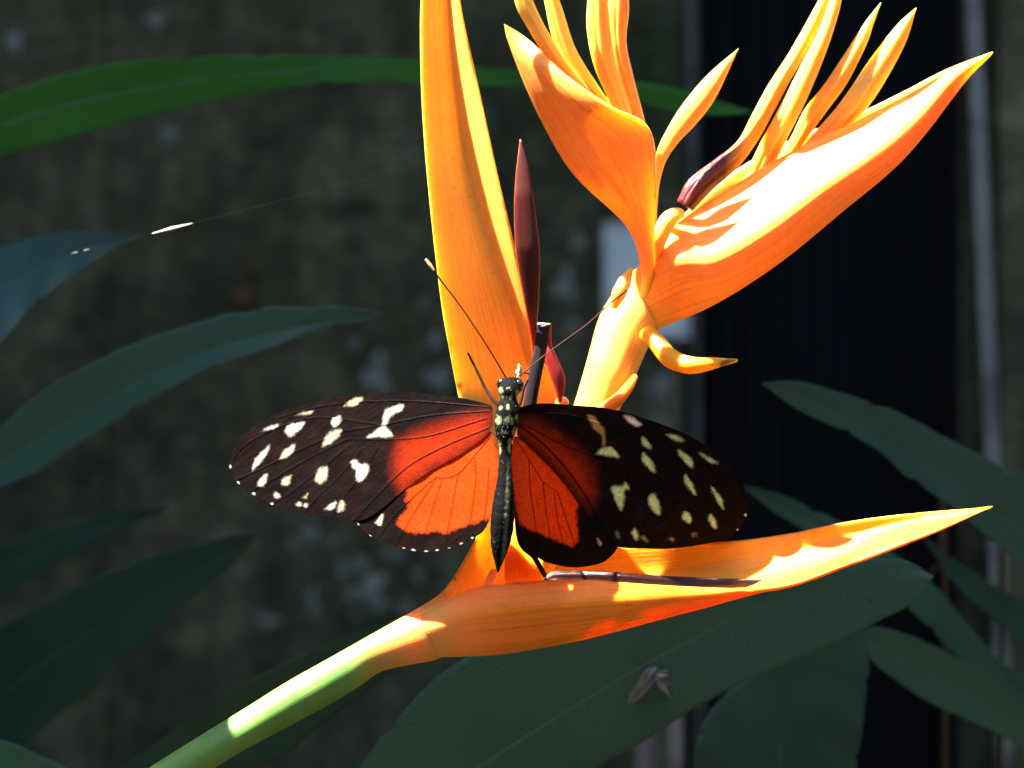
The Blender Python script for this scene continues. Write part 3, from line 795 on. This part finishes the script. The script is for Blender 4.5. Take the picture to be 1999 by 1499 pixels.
# upper middle bract
B2 = [
 [(1268, 590, 27), (1262, 592, 25.5), (1250, 592, 26), (1258, 592, 28), (1266, 590, 28)],
 [(1277, 515, 19.4255), (1268, 520, 18.5), (1254, 520, 20.5), (1264, 520, 24), (1277, 515, 23.9255)],
 [(1278, 440, 15.3085), (1256, 440, 15.3085), (1226, 440, 19.3085), (1252, 435, 24.734), (1276, 432, 23.6894)],
 [(1280, 340, 8.8191), (1225, 348, 11.4383), (1128, 345, 19.3936), (1190, 320, 28.0213), (1274, 318, 27.9915)],
 [(1266, 250, 6.47872), (1180, 268, 10.2468), (1072, 256, 18.0681), (1150, 230, 27.6809), (1246, 236, 28.7702)],
 [(1188, 205, 6.30851), (1110, 203, 10.7787), (1032, 173, 17.3319), (1090, 160, 24.6383), (1150, 170, 25.7872)],
 [(1098, 140, 10.3404), (1048, 130, 12.6915), (1008, 112, 16.9234), (1040, 105, 20.8191), (1076, 115, 21.9681)],
 [(1034, 80, 14.9468), (1010, 78, 15.417), (992, 72, 16.3277), (1005, 70, 17.2979), (1024, 72, 18.3277)],
 [(985, 48, 16), (984, 47, 16), (984, 47, 16.2), (985, 47, 16.2), (985, 47, 16)]]
shell('bract', B2, 0.0008, CORAL, hel, 100, 37, 0.00012)['label'] = 'upper middle bract leaning left'

# small bract, pointed
blade('bract', [(1250, 580), (1268, 430), (1275, 350), (1284, 295), (1310, 243), (1340, 198), (1385, 145), (1442, 94)], [(1266, 580), (1281, 430), (1287, 362), (1300, 315), (1325, 277), (1356, 245), (1396, 192), (1442, 94)], [28, 24, 24, 24, 24], CORAL, hel, 0.6, 70, 20, rib=0.12)['label'] = 'small pointed bract on a thin stalk'

# sepals standing out of the bracts
blade('flower', [(990, -110), (1004, 0), (1030, 55), (1072, 120), (1128, 183), (1190, 300)], [(996, -110), (1040, 0), (1070, 62), (1112, 125), (1165, 195), (1225, 300)], [17.0, 18.5, 23.0], GOLD, hel, 0.6, 70, 44, rib=-0.55)
blade('flower', [(1040, -110), (1062, 0), (1080, 80), (1112, 150), (1165, 200), (1220, 300)], [(1046, -110), (1092, 0), (1122, 90), (1160, 155), (1192, 205), (1245, 300)], [20.0, 21.0, 25.0], GOLD, hel, 0.7, 70, 44, rib=-0.55)
blade('flower', [(1158, -130), (1147, 0), (1146, 60), (1160, 130), (1190, 200), (1232, 310)], [(1164, -130), (1186, 0), (1192, 60), (1203, 130), (1226, 200), (1254, 310)], [16.0, 17.5, 22.0], GOLD, hel, 0.8, 70, 44, rib=-0.55)
blade('flower', [(1206, -140), (1188, 0), (1190, 60), (1200, 130), (1224, 210), (1247, 310)], [(1212, -140), (1228, 0), (1223, 80), (1237, 150), (1257, 228), (1274, 310)], [19.0, 20.0, 24.0], CORAL, hel, 0.8, 70, 44, rib=-0.55)
ox = hel.location.x
PURP = purple_base('purple to orange sepal', at(1425, 0, 15)[0] - ox, at(1475, 0, 15)[0] - ox)
blade('flower', [(1322, 392), (1345, 350), (1400, 308), (1440, 275), (1470, 220), (1500, 165), (1545, 95), (1598, 0), (1632, -70)], [(1352, 412), (1390, 372), (1442, 325), (1482, 270), (1512, 215), (1544, 155), (1582, 90), (1620, 0), (1636, -70)], [27.0, 26.0, 26.0], PURP, hel, 0.8, 80, 44, rib=-0.55)
blade('flower', [(1440, 375), (1484, 280), (1522, 208), (1562, 130), (1598, 60), (1620, 0), (1650, -80)], [(1490, 375), (1532, 280), (1572, 200), (1602, 130), (1627, 60), (1643, 0), (1654, -80)], [33.0, 25.5, 24.0, 24.0], GOLD, hel, 0.8, 70, 44, rib=-0.55)
blade('flower', [(1480, 365), (1540, 275), (1570, 215), (1612, 160), (1655, 95), (1690, 42), (1719, 5)], [(1520, 365), (1562, 290), (1608, 225), (1652, 165), (1690, 90), (1706, 45), (1720, 6)], [33.0, 27.0, 26.0], GOLD, hel, 0.75, 70, 44, rib=-0.55)
blade('flower', [(1520, 355), (1572, 280), (1640, 200), (1700, 113), (1752, 48), (1788, 15)], [(1580, 350), (1645, 265), (1692, 212), (1733, 150), (1770, 78), (1789, 16)], [33.0, 26.0, 24.0], GOLD, hel, 0.7, 70, 44, rib=-0.55)
tube('flower', [(1262, 650, 21), (1285, 672, 18), (1310, 700, 15), (1350, 713, 12), (1400, 708, 12), (1440, 703, 12)], [16, 19, 20, 18, 12, 3], YOLK, hel, 50, 16)['label'] = 'small yellow curved flower with dark underside'
tube('bractlet', [(1198, 600, 19), (1210, 570, 18), (1222, 545, 19), (1232, 526, 20)], [8, 15, 14, 5], GOLD, hel, 30, 14)
tube('bractlet', [(1272, 520, 23), (1284, 475, 18.5), (1298, 440, 18), (1314, 421, 19), (1328, 417, 21)], [10, 14, 17, 18, 11], GOLD, hel, 30, 14)
tube('bractlet', [(1170, 800, 17), (1200, 785, 15.5), (1222, 762, 17), (1240, 735, 20)], [12, 13, 11, 6], OCHRE, hel, 30, 14)

# withered pieces in front of the tall bract
blade('withered_flower', [(1015, 272), (1010, 330), (1007, 400), (1010, 480), (1020, 550), (1034, 640), (1040, 700)], [(1017, 272), (1032, 330), (1043, 400), (1053, 490), (1052, 570), (1048, 640), (1046, 700)], [5, 4, 4, 5, 8], MAROON, hel, 0.35, 70, 20, rib=0.2)
blade('withered_stalk', [(1049, 634), (1044, 680), (1033, 730), (1022, 795), (1015, 870)], [(1074, 632), (1068, 680), (1058, 730), (1047, 795), (1042, 870)], [7, 7, 7, 8], DARKSTICK, hel, 0.5, 40, 16, rib=0.15)
blob('broken_tip', at(1061, 634, 7), 0.0012, 0.0008, 0.0004, plain('pale broken fibre', (0.6, 0.5, 0.48), 0.8, 0.2, 0.4, 3000), hel, 0.3, 3)
blade('seed_pod', [(1066, 632), (1066, 670), (1062, 690), (1072, 725), (1082, 755), (1090, 785)], [(1076, 632), (1077, 670), (1086, 695), (1101, 728), (1103, 752), (1096, 785)], [9, 9, 9], REDPOD, hel, 0.6, 40, 18, rib=0.1)
blob('bud', at(1097, 787, 10), 0.0012, 0.0012, 0.0012, RACHIS, hel, 0.05, 4)
# wet dark withered flower lying in the lower bract
blade('withered_flower', [(1062, 1130), (1080, 1114), (1130, 1114), (1200, 1116), (1300, 1124), (1400, 1128), (1500, 1130), (1560, 1126)], [(1064, 1146), (1080, 1156), (1130, 1160), (1200, 1162), (1300, 1166), (1400, 1160), (1500, 1148), (1562, 1130)], [6.5, 7, 8, 9, 10], SLIME, hel, 0.6, 80, 44, rib=-0.3)['label'] = 'wet dark purple withered flower lying in the lower bract'
blade('bud', [(985, 1140), (985, 1090), (992, 1040), (1005, 1000)], [(1062, 1138), (1058, 1110), (1040, 1075), (1022, 1040)], [5.5, 5.5, 6, 7], YOLK, hel, 0.3, 40, 20)['label'] = 'yellow bud at the base of the lower bract'
blade('bractlet', [(958, 1112), (948, 1130), (944, 1152)], [(974, 1112), (968, 1132), (958, 1155)], [3, 2, 1], CORAL, hel, 0.5, 20, 12)

# ------------------------------------------------------------------ butterfly
BY = -4.0
bf = thing('butterfly', 'butterfly with spread black and orange wings with white spots, resting on the heliconia', 'butterfly', at(985, 1116, BY))

def seg_dist(P, poly, closed=True):
    Q = np.asarray(poly, float)
    A = Q; B = np.roll(Q, -1, axis=0)
    if not closed: A, B = A[:-1], B[:-1]
    d = np.full(len(P), 1e9)
    for a, b in zip(A, B):
        ab = b - a; L = max(np.dot(ab, ab), 1e-9)
        t = np.clip(((P - a) @ ab) / L, 0, 1)
        d = np.minimum(d, np.linalg.norm(P - a - t[:, None] * ab, axis=1))
    return d
def inside(P, poly):
    Q = np.asarray(poly, float); r = np.zeros(len(P), bool)
    j = len(Q) - 1
    for i in range(len(Q)):
        yi, yj = Q[i, 1], Q[j, 1]
        c = ((yi > P[:, 1]) != (yj > P[:, 1])) & (P[:, 0] < (Q[j, 0] - Q[i, 0]) * (P[:, 1] - yi) / (yj - yi + 1e-12) + Q[i, 0])
        r ^= c; j = i
    return r
def sd(P, poly):
    d = seg_dist(P, poly)
    return np.where(inside(P, poly), -d, d)
def sm(x, a, b):
    t = np.clip((x - a) / (b - a), 0, 1); return t * t * (3 - 2 * t)
def vnoise(P, s, seed):
    rg = np.random.default_rng(seed); T = rg.uniform(-1, 1, (256, 256))
    q = P / s; i = np.floor(q).astype(int); f = q - i; f = f * f * (3 - 2 * f)
    g = lambda a, b: T[(i[:, 0] + a) % 256, (i[:, 1] + b) % 256]
    return (g(0, 0) * (1 - f[:, 0]) + g(1, 0) * f[:, 0]) * (1 - f[:, 1]) + (g(0, 1) * (1 - f[:, 0]) + g(1, 1) * f[:, 0]) * f[:, 1]

DARK = np.array((0.0062, 0.0024, 0.0020)); CREAM = np.array((0.52, 0.48, 0.30)); WHITE = np.array((0.66, 0.62, 0.53))
RED = np.array((0.62, 0.046, 0.003))

PITCH = 0.20
def pit(y): return (900.0 - y) * 0.09 * PITCH
def wing(name, ox_, oy_, zA, zB, spots, zones, veins, depth, seed, n=230, m=130, lift=0.0, fringe=(), cream=CREAM):
    """zA/zB: the two outline edges base -> far end in zoom units (0.275 px)"""
    k = 0.275
    A = even(np.array(zA, float), n); B = even(np.array(zB, float), n)
    v = np.linspace(0, 1, m)[None, :, None]
    Z = (A[:, None] * (1 - v) + B[:, None] * v).reshape(-1, 2)
    x = ox_ + Z[:, 0] * k; y = oy_ + Z[:, 1] * k
    c = np.tile(DARK, (len(Z), 1))
    rag = vnoise(Z, 9, seed) * 5 + vnoise(Z, 30, seed + 1) * 6
    # brownish outer half
    streak = vnoise(np.stack((Z[:, 0] * 0.6 + Z[:, 1] * 0.8, (Z[:, 1] - Z[:, 0]) * 0.12), -1), 14, seed + 2)
    c = c * (1 + 0.6 * streak)[:, None] * (1 + 0.25 * vnoise(Z, 60, seed + 3))[:, None]
    for poly, fade, colr in zones:
        if fade > 0:
            ms = 1 - sm(sd(Z, poly) + rag * 1.5, -fade * 0.6, fade * 0.4)
        else:
            ms = 1 - sm(sd(Z, poly) + rag, -6, 6)
        cc = np.array(colr) * (1 + 0.10 * vnoise(Z, 40, seed + 5))[:, None]
        c = c * (1 - ms[:, None]) + cc * ms[:, None]
    vm = np.zeros(len(Z))
    for pl_, w in veins:
        P = even(np.array(pl_, float), 24)
        vm = np.maximum(vm, 1 - sm(seg_dist(Z, P, False), w * 0.4, w))
    c = c * (1 - 0.72 * vm[:, None])
    for sp in spots:
        poly, colr = sp if isinstance(sp, tuple) else (sp, cream)
        Q = np.array(poly, float); cen = Q.mean(0)
        Q = even(np.concatenate((Q, Q[:1])), 6 * len(Q))[:-1] if len(Q) > 3 else Q
        ms = 1 - sm(sd(Z, Q) + rag * 0.75 + vnoise(Z, 5, seed + 9) * 5 + 5, -18, 12)
        c = c * (1 - ms[:, None]) + np.array(colr) * ms[:, None]
    for fx, fy in fringe:
        d = np.linalg.norm((Z - (fx, fy)), axis=1)
        ms = 1 - sm(d + rag * 0.8, 4, 13)
        c = c * (1 - ms[:, None]) + WHITE * ms[:, None]
    c = np.clip(c * RNG.uniform(0.86, 1.14, (len(Z), 1)), 0.002, 0.9)
    Y = depth(x, y) + pit(y) - vm * 0.07 + lift + 0.10 * vnoise(Z, 130, seed + 7)
    V = atv(x, y, Y)
    return mesh_obj(name, V, grid_faces(n, m), WING, bf, colors=c)

SL, SR = 0.42, 0.45
dl = lambda x, y: BY + 0.6 + SL * np.maximum(975 - x, 0) * 0.09 + 0.0000105 * np.maximum(975 - x, 0) ** 2 * 0.9 - 0.8 * np.exp(-((975 - x) / 60.0) ** 2)
dr = lambda x, y: BY + 0.6 + SR * np.maximum(x - 1000, 0) * 0.09 + 0.000012 * np.maximum(x - 1000, 0) ** 2 * 0.9 - 0.8 * np.exp(-((x - 1000) / 60.0) ** 2)

TAN = (0.30, 0.19, 0.07); DIM = (0.16, 0.20, 0.11)
# left hindwing, then left forewing
hwL_A = [(1930, 470), (1970, 600), (1977, 700), (1958, 830), (1938, 950), (1915, 1060), (1860, 1160), (1730, 1235), (1600, 1280), (1450, 1298), (1300, 1275), (1150, 1222), (1060, 1182), (1000, 1132), (940, 1060)]
hwL_B = [(1925, 450), (1880, 440), (1800, 470), (1700, 520), (1600, 570), (1500, 630), (1400, 700), (1300, 770), (1200, 850), (1120, 910), (1050, 960), (990, 1000), (940, 1040)]
hw_zone = [(1925, 440), (1978, 650), (1970, 850), (1925, 1055), (1820, 1092), (1700, 1132), (1600, 1168), (1500, 1158), (1400, 1172), (1300, 1142), (1240, 1105), (1320, 1000), (1340, 950), (1308, 930), (1330, 870), (1250, 800), (1500, 560), (1800, 440)]
hw_veins = [([(1920, 475), (1850, 560), (1800, 620), (1690, 740), (1580, 775), (1540, 760)], 6), ([(1575, 780), (1520, 950), (1460, 1150), (1440, 1285)], 6), ([(1690, 740), (1650, 950), (1615, 1140), (1600, 1275)], 6), ([(1805, 630), (1812, 800), (1765, 1120), (1740, 1230)], 6),
            ([(1905, 700), (1898, 850), (1870, 1070), (1850, 1160)], 5), ([(1540, 760), (1420, 950), (1315, 1120), (1240, 1250)], 6), ([(1540, 760), (1380, 900), (1220, 1060), (1120, 1200)], 6)]
wing('hindwing', 430, 720, hwL_A, hwL_B, [([(1095, 1090), (1150, 1030), (1152, 1080), (1130, 1112)], WHITE), ([(975, 1000), (1000, 955), (1020, 990), (985, 1020)], DIM)], [(hw_zone, 34, RED * 0.9)], hw_veins, dl, 21, 210, 110, lift=0.24,
     fringe=[(975, 1102), (1060, 1188), (1300, 1277), (1370, 1290), (1460, 1298), (1540, 1290), (1630, 1274), (1712, 1245), (1790, 1200)])
fwL_A = [(1935, 285), (1900, 252), (1700, 205), (1400, 170), (1100, 172), (900, 190), (700, 225), (500, 280), (300, 365), (170, 460), (95, 560), (64, 660), (75, 735)]
fwL_B = [(1935, 400), (1880, 480), (1700, 608), (1500, 720), (1340, 830), (1250, 905), (1150, 990), (1040, 1062), (930, 1082), (800, 1056), (650, 1038), (520, 1015), (370, 965), (230, 890), (130, 815), (75, 735)]
fw_zone = [(1915, 335), (1860, 322), (1700, 350), (1550, 398), (1400, 455), (1270, 520), (1235, 640), (1240, 780), (1290, 860), (1340, 825), (1500, 715), (1700, 600), (1880, 470)]
fw_veins = [([(1900, 300), (1500, 330), (1150, 400), (880, 440)], 6), ([(1900, 270), (1400, 230), (1000, 235), (700, 270), (420, 345)], 5), ([(1150, 400), (700, 345), (400, 420), (180, 540), (90, 640)], 6),
            ([(880, 440), (600, 560), (330, 690), (110, 790)], 8), ([(900, 500), (620, 640), (380, 780), (200, 880)], 8), ([(920, 540), (700, 720), (500, 880), (370, 960)], 8), ([(1010, 560), (850, 760), (700, 900), (590, 1030)], 8), ([(1120, 560), (980, 780), (870, 920), (790, 1050)], 8),
            ([(1900, 420), (1600, 545), (1350, 680), (1150, 860), (950, 1075)], 8), ([(1890, 350), (1500, 470), (1250, 500), (1030, 500), (900, 500)], 6)]
WL = WHITE
spL = [[(875, 265), (930, 215), (1015, 205), (960, 265)], ([(1150, 390), (1155, 330), (1190, 275), (1300, 250), (1280, 300), (1220, 330), (1182, 392)], WL), ([(1030, 490), (1140, 405), (1170, 405), (1222, 482)], WL),
       [(530, 330), (570, 310), (670, 298), (620, 325)], ([(290, 445), (330, 415), (430, 385), (400, 415)], WL), ([(455, 440), (490, 395), (600, 375), (570, 430), (490, 485)], WL), ([(780, 390), (800, 350), (850, 335), (855, 370), (820, 415)], WL),
       [(720, 560), (740, 490), (790, 440), (860, 425), (850, 470), (790, 530)], ([(225, 725), (235, 655), (280, 600), (355, 530), (340, 590), (290, 660)], WL), [(425, 640), (440, 590), (530, 530), (520, 580), (480, 630)], ([(260, 835), (275, 790), (330, 740), (330, 790), (300, 835)], WL),
       [(435, 830), (440, 780), (500, 750), (500, 790), (480, 830)], [(670, 800), (690, 720), (750, 685), (765, 720), (755, 780), (710, 820)], ([(925, 660), (960, 640), (990, 670), (1040, 670), (1062, 700), (1040, 760), (985, 805), (960, 770), (960, 720), (935, 700)], WL),
       ([(372, 892), (400, 872), (428, 910), (395, 918)], WL), [(582, 914), (628, 876), (612, 918)], ([(536, 960), (560, 943), (578, 965), (560, 976)], WL), ([(588, 962), (610, 953), (618, 975), (600, 980)], WL), ([(735, 995), (820, 935), (810, 990), (760, 1005)], WL), ([(825, 1010), (850, 935), (885, 945), (880, 1000), (840, 1015)], CREAM)]
wing('forewing', 430, 720, fwL_A, fwL_B, spL, [(fw_zone, 200, RED * np.array((0.50, 0.42, 0.4)))], fw_veins, dl, 41, 260, 140, fringe=[(68, 697), (128, 812), (237, 888), (365, 958)])

hwR_A = [(190, 500), (172, 640), (188, 850), (200, 1000), (220, 1100), (250, 1200), (300, 1290), (400, 1362), (520, 1397), (620, 1409), (720, 1401), (830, 1371), (900, 1312), (935, 1260)]
hwR_B = [(200, 480), (260, 490), (360, 560), (460, 650), (560, 760), (650, 880), (730, 980), (800, 1070), (870, 1160), (935, 1250)]
hwR_zone = [(190, 470), (300, 520), (460, 640), (600, 800), (680, 940), (640, 1010), (642, 1080), (655, 1200), (610, 1262), (540, 1242), (450, 1202), (370, 1162), (280, 1132), (225, 1080), (200, 950), (172, 750), (172, 600)]
hwR_veins = [([(200, 490), (300, 640), (400, 800), (500, 870)], 5), ([(500, 870), (560, 1050), (620, 1240), (650, 1380)], 6), ([(480, 880), (500, 1050), (540, 1230), (560, 1390)], 6), ([(400, 800), (420, 1000), (450, 1190), (460, 1370)], 6), ([(300, 640), (310, 850), (350, 1140), (370, 1330)], 6)]
wing('hindwing', 950, 720, hwR_A, hwR_B, [([(780, 1200), (800, 1208), (818, 1250), (792, 1248)], CREAM), ([(885, 1150), (920, 1140), (935, 1170), (915, 1180)], DIM)], [(hwR_zone, 34, RED)], hwR_veins, dr, 61, 200, 110, lift=0.24, fringe=[(236, 1210)])
fwR_A = [(225, 275), (330, 250), (450, 245), (620, 258), (800, 272), (950, 300), (1100, 345), (1250, 395), (1400, 455), (1520, 520), (1640, 610), (1750, 730), (1830, 850), (1862, 950), (1850, 1040), (1800, 1130)]
fwR_B = [(215, 470), (300, 555), (430, 680), (560, 830), (680, 1000), (790, 1140), (880, 1235), (960, 1268), (1150, 1277), (1300, 1276), (1500, 1252), (1650, 1222), (1740, 1190), (1800, 1130)]
fwR_zone = [(222, 365), (330, 375), (450, 445), (560, 525), (670, 615), (740, 710), (760, 860), (720, 1000), (650, 940), (560, 820), (420, 660), (290, 530), (225, 455)]
fwR_veins = [([(250, 310), (600, 330), (900, 420), (1090, 470)], 6), ([(1090, 470), (1400, 560), (1650, 720), (1840, 870)], 6), ([(1100, 560), (1350, 700), (1600, 880), (1840, 1020)], 6), ([(1080, 620), (1250, 800), (1450, 1000), (1650, 1200)], 6), ([(1040, 660), (1150, 850), (1280, 1050), (1380, 1265)], 6), ([(980, 680), (1050, 880), (1120, 1080), (1170, 1270)], 6), ([(240, 400), (430, 560), (620, 780), (760, 1000), (900, 1230)], 12), ([(240, 380), (500, 520), (760, 620), (950, 650)], 6)]
spR = [([(965, 330), (1000, 325), (1090, 375), (1105, 405), (1060, 415), (1000, 375)], WHITE), ([(705, 328), (760, 328), (800, 385), (842, 430), (842, 545), (818, 545), (812, 480), (760, 425)], TAN), [(770, 606), (820, 560), (890, 555), (940, 630)], [(1270, 465), (1330, 462), (1410, 505), (1370, 520), (1310, 500)],
       [(1345, 580), (1380, 575), (1440, 620), (1470, 670), (1460, 705), (1400, 660)], [(1490, 590), (1540, 600), (1640, 665), (1620, 680), (1560, 650)], [(1095, 500), (1115, 480), (1160, 530), (1165, 575), (1110, 540)], [(1100, 600), (1120, 595), (1180, 660), (1205, 740), (1170, 730), (1105, 660)],
       [(1395, 760), (1420, 750), (1470, 830), (1490, 890), (1460, 890), (1410, 820)], [(1590, 830), (1620, 850), (1670, 920), (1690, 1000), (1660, 980), (1610, 900)], [(880, 850), (900, 825), (960, 825), (985, 790), (1005, 820), (1015, 860), (985, 870), (980, 930), (965, 995), (945, 1000), (905, 920)],
       [(1140, 920), (1160, 885), (1200, 890), (1230, 960), (1235, 1030), (1210, 1035), (1160, 990)], [(1385, 1050), (1400, 1015), (1440, 1020), (1460, 1080), (1430, 1100), (1395, 1075)], [(1565, 1060), (1590, 1030), (1630, 1070), (1640, 1130), (1600, 1130)], ([(1448, 1166), (1480, 1153), (1502, 1180), (1460, 1192)], TAN),
       ([(905, 1160), (930, 1145), (952, 1200), (922, 1206)], DIM), [(1020, 1160), (1050, 1130), (1080, 1180), (1060, 1225)], ([(1088, 1190), (1120, 1183), (1152, 1220), (1120, 1228)], TAN), ([(1278, 1206), (1300, 1193), (1334, 1210), (1320, 1222)], TAN)]
wing('forewing', 950, 720, fwR_A, fwR_B, spR, [(fwR_zone, 230, RED * 0.42)], fwR_veins, dr, 81, 260, 140, fringe=[(1838, 1040), (1782, 1140)], cream=(0.50, 0.66, 0.30))

# body: one continuous surface from head to abdomen tip
sp_ = np.array([(996, 736, 10), (995, 748, 19), (994, 762, 22), (993, 777, 16), (992, 790, 20), (990, 810, 23), (988, 832, 22), (986, 853, 17), (986, 872, 11), (986, 905, 12), (985, 945, 17), (983, 980, 21.5), (981, 1010, 23), (979, 1040, 22), (976, 1070, 17), (974, 1095, 9), (972, 1117, 1.5)], float)
q = crom(sp_, 150)
seg = 1 - 0.035 * (np.abs(np.sin((q[:, 1] - 880) / 24.0 * math.pi)) < 0.25) * (q[:, 1] > 885)
rad = q[:, 2] * seg
Yb = np.interp(q[:, 1], [736, 800, 860, 930, 1010, 1116], [BY + 0.5, BY - 0.3, BY + 0.2, BY + 0.6, BY + 1.0, BY + 2.6])
Yb = Yb + pit(q[:, 1])
C = atv(q[:, 0], q[:, 1], Yb)
A = np.zeros_like(C); A[:, 0] = rad * PX
B = np.zeros_like(C); B[:, 1] = -rad * PX * 0.95
body_spots = [(978, 763, 4, 8), (1010, 770, 4, 9), (981, 774, 3, 3), (998, 776, 3, 4), (992, 794, 3, 5), (977, 797, 3, 4), (973, 820, 6, 9), (993, 819, 9, 9), (1009, 816, 4, 6), (984, 845, 8, 3), (975, 874, 3.5, 11), (995, 872, 4.5, 13), (994, 757, 2, 2), (990, 757, 2, 2), (1005, 845, 4, 8)]
def body_col(V):
    X = V[:, 0] / (PX * (D + V[:, 1]) / D) + 999.5; Yp = 749.5 - V[:, 2] / (PX * (D + V[:, 1]) / D)
    c = np.tile(np.array((0.0025, 0.002, 0.002)), (len(V), 1))
    P = np.stack((X, Yp), -1); nz = vnoise(P, 5, 9)
    front = V[:, 1] < np.interp(Yp, q[:, 1], Yb) * 0.001 + 0.0003
    for bx, by, rx, ry in body_spots:
        d = ((X - bx) / rx) ** 2 + ((Yp - by) / ry) ** 2
        ms = (1 - sm(d + nz * 0.9, 0.2, 1.7)) * front
        c = c * (1 - ms[:, None]) + np.array((0.22, 0.25, 0.12)) * ms[:, None]
    mid = np.interp(Yp, sp_[:, 1], sp_[:, 0])
    st = (1 - sm(np.abs(X - mid - 8 - nz * 2), 1.5, 6)) * sm(Yp, 885, 905) * (1 - sm(Yp, 1085, 1105)) * front
    c = c * (1 - 0.7 * st[:, None]) + np.array((0.10, 0.12, 0.07)) * 0.7 * st[:, None]
    return np.clip(c * RNG.uniform(0.7, 1.3, (len(V), 1)), 0.003, 0.9)
ring_tube(C, A, B, 'body', BODY, bf, 64, colors=body_col)
blob('eye', at(980, 750, BY + 3.4), 0.00095, 0.0011, 0.00115, EYE, bf, 0.0, 1, 18, 24)
blob('eye', at(1013, 752, BY + 3.4), 0.00095, 0.0011, 0.00115, EYE, bf, 0.0, 2, 18, 24)
an = tube('antenna', [(990, 741, BY + 3.4), (960, 690, BY + 3), (928, 640, BY + 3), (895, 592, BY + 3.5), (862, 549, BY + 4), (838, 515, BY + 4.5)], [1.6, 1.4, 1.3, 1.4, 1.7, 2.2], ANTENNA, bf, 60, 8)
tube('antenna_club', [(848, 529, BY + 4.2), (840, 518, BY + 4.4), (831, 506, BY + 4.6)], [2.0, 3.6, 2.4], CLUB, an, 16, 10)
an = tube('antenna', [(1008, 740, BY + 3.4), (1060, 696, BY + 4), (1105, 663, BY + 5), (1150, 630, BY + 5.5), (1190, 593, BY + 6), (1218, 570, BY + 6.5)], [1.4, 1.2, 1.1, 1.2, 1.4, 1.6], ANTENNA, bf, 60, 8)
tube('antenna_club', [(1205, 581, BY + 6.2), (1214, 574, BY + 6.4), (1222, 566, BY + 6.6)], [1.6, 2.4, 1.6], ANTENNA, an, 16, 10)
tube('leg', [(985, 800, BY + 4), (966, 784, 5), (950, 762, 8), (930, 722, 10), (913, 688, 12)], [4, 3.4, 3, 3, 2.2], CHITIN, bf, 40, 8)
tube('leg', [(998, 806, BY + 4), (1014, 790, 3), (1022, 760, 5), (1030, 742, 6.0)], [4, 3.4, 3, 2.2], CHITIN, bf, 40, 8)
tube('leg', [(992, 840, BY + 2), (1005, 930, 4), (1014, 1050, -1), (1042, 1086, 0), (1064, 1124, 2.5)], [4, 4, 5, 6, 5], CHITIN, bf, 40, 8)
tube('proboscis', [(1002, 742, BY + 4), (1012, 734, BY + 5), (1022, 728, 3), (1034, 730, 5)], [2.2, 1.8, 1.4, 1.0], CHITIN, bf, 24, 8)
def fuzz():
    rg = np.random.default_rng(3); V = []; F = []; cl = []
    for k in range(1300):
        yy_ = rg.choice([rg.uniform(740, 860), rg.uniform(740, 860), rg.uniform(860, 1095)])
        i = int(np.argmin(np.abs(q[:, 1] - yy_)))
        a = rg.uniform(-0.1, math.pi + 0.1)
        nrm = A[i] * math.cos(a) + B[i] * math.sin(a)
        p = C[i] + nrm * 0.97
        nn = nrm / (np.linalg.norm(nrm) + 1e-9)
        L = rg.uniform(0.00035, 0.0009) * (1.0 if yy_ < 870 else 0.55)
        d = nn * 0.75 + np.array((0, 0, -0.75)) + rg.normal(size=3) * 0.3
        d /= np.linalg.norm(d)
        e = np.cross(d, nn); e /= np.linalg.norm(e) + 1e-9
        w = 0.000022
        b = len(V); V += [p - e * w, p + e * w, p + d * L]; F.append((b, b + 1, b + 2))
        col_ = (0.16, 0.17, 0.09) if rg.random() < 0.16 else (0.006, 0.005, 0.005)
        cl += [col_] * 3
    o = mesh_obj('hair', np.array(V), F, BODY, bf, colors=np.array(cl))
fuzz()
tf = blob('pollen_tuft', at(1014, 724, BY + 4), 0.0005, 0.0005, 0.0008, POLLEN, bf, 0.35, 6, 14, 18)
blob('pollen_tuft', at(1012, 735, BY + 3.6), 0.0003, 0.0004, 0.0005, POLLEN, bf, 0.35, 7, 12, 16)

# ------------------------------------------------------------------ spider thread
th = thing('spider_thread', 'thin shining spider thread strung between left leaf and tall bract', 'spider thread', at(330, 441, 60))
GLINT_SILK = plain('silk', (0.75, 0.75, 0.75), 0.3, 0.5, 0.1, 2000)
SILK_THIN = plain('dim silk', (0.10, 0.10, 0.10), 0.4, 0.1, 0.1, 2000)
pa, pb_ = (-140, 562, 80), (842, 314, 11)
pts = [(pa[0] + (pb_[0] - pa[0]) * q_, pa[1] + (pb_[1] - pa[1]) * q_ + 4 * math.sin(math.pi * q_), pa[2] + (pb_[2] - pa[2]) * min(1, q_ * 1.0)) for q_ in (0, 0.25, 0.5, 0.75, 1)]
tube('thread', pts, [0.07, 0.05, 0.03], SILK_THIN, th, 60, 6)
def on_thread(px):
    q_ = (px - pa[0]) / (pb_[0] - pa[0])
    return (px, pa[1] + (pb_[1] - pa[1]) * q_ + 4 * math.sin(math.pi * q_), pa[2] + (pb_[2] - pa[2]) * q_)
tube('glint_bead', [on_thread(296), on_thread(318), on_thread(336), on_thread(352), on_thread(376)], [0.4, 1.6, 3.4, 1.8, 0.3], GLINT_SILK, th, 40, 10)  # pale beads stand in for the bright glints on the thread
for bx in (146, 168):
    tube('glint_bead', [on_thread(bx - 5), on_thread(bx), on_thread(bx + 6)], [0.3, 0.9, 0.3], GLINT_SILK, th, 8, 6)
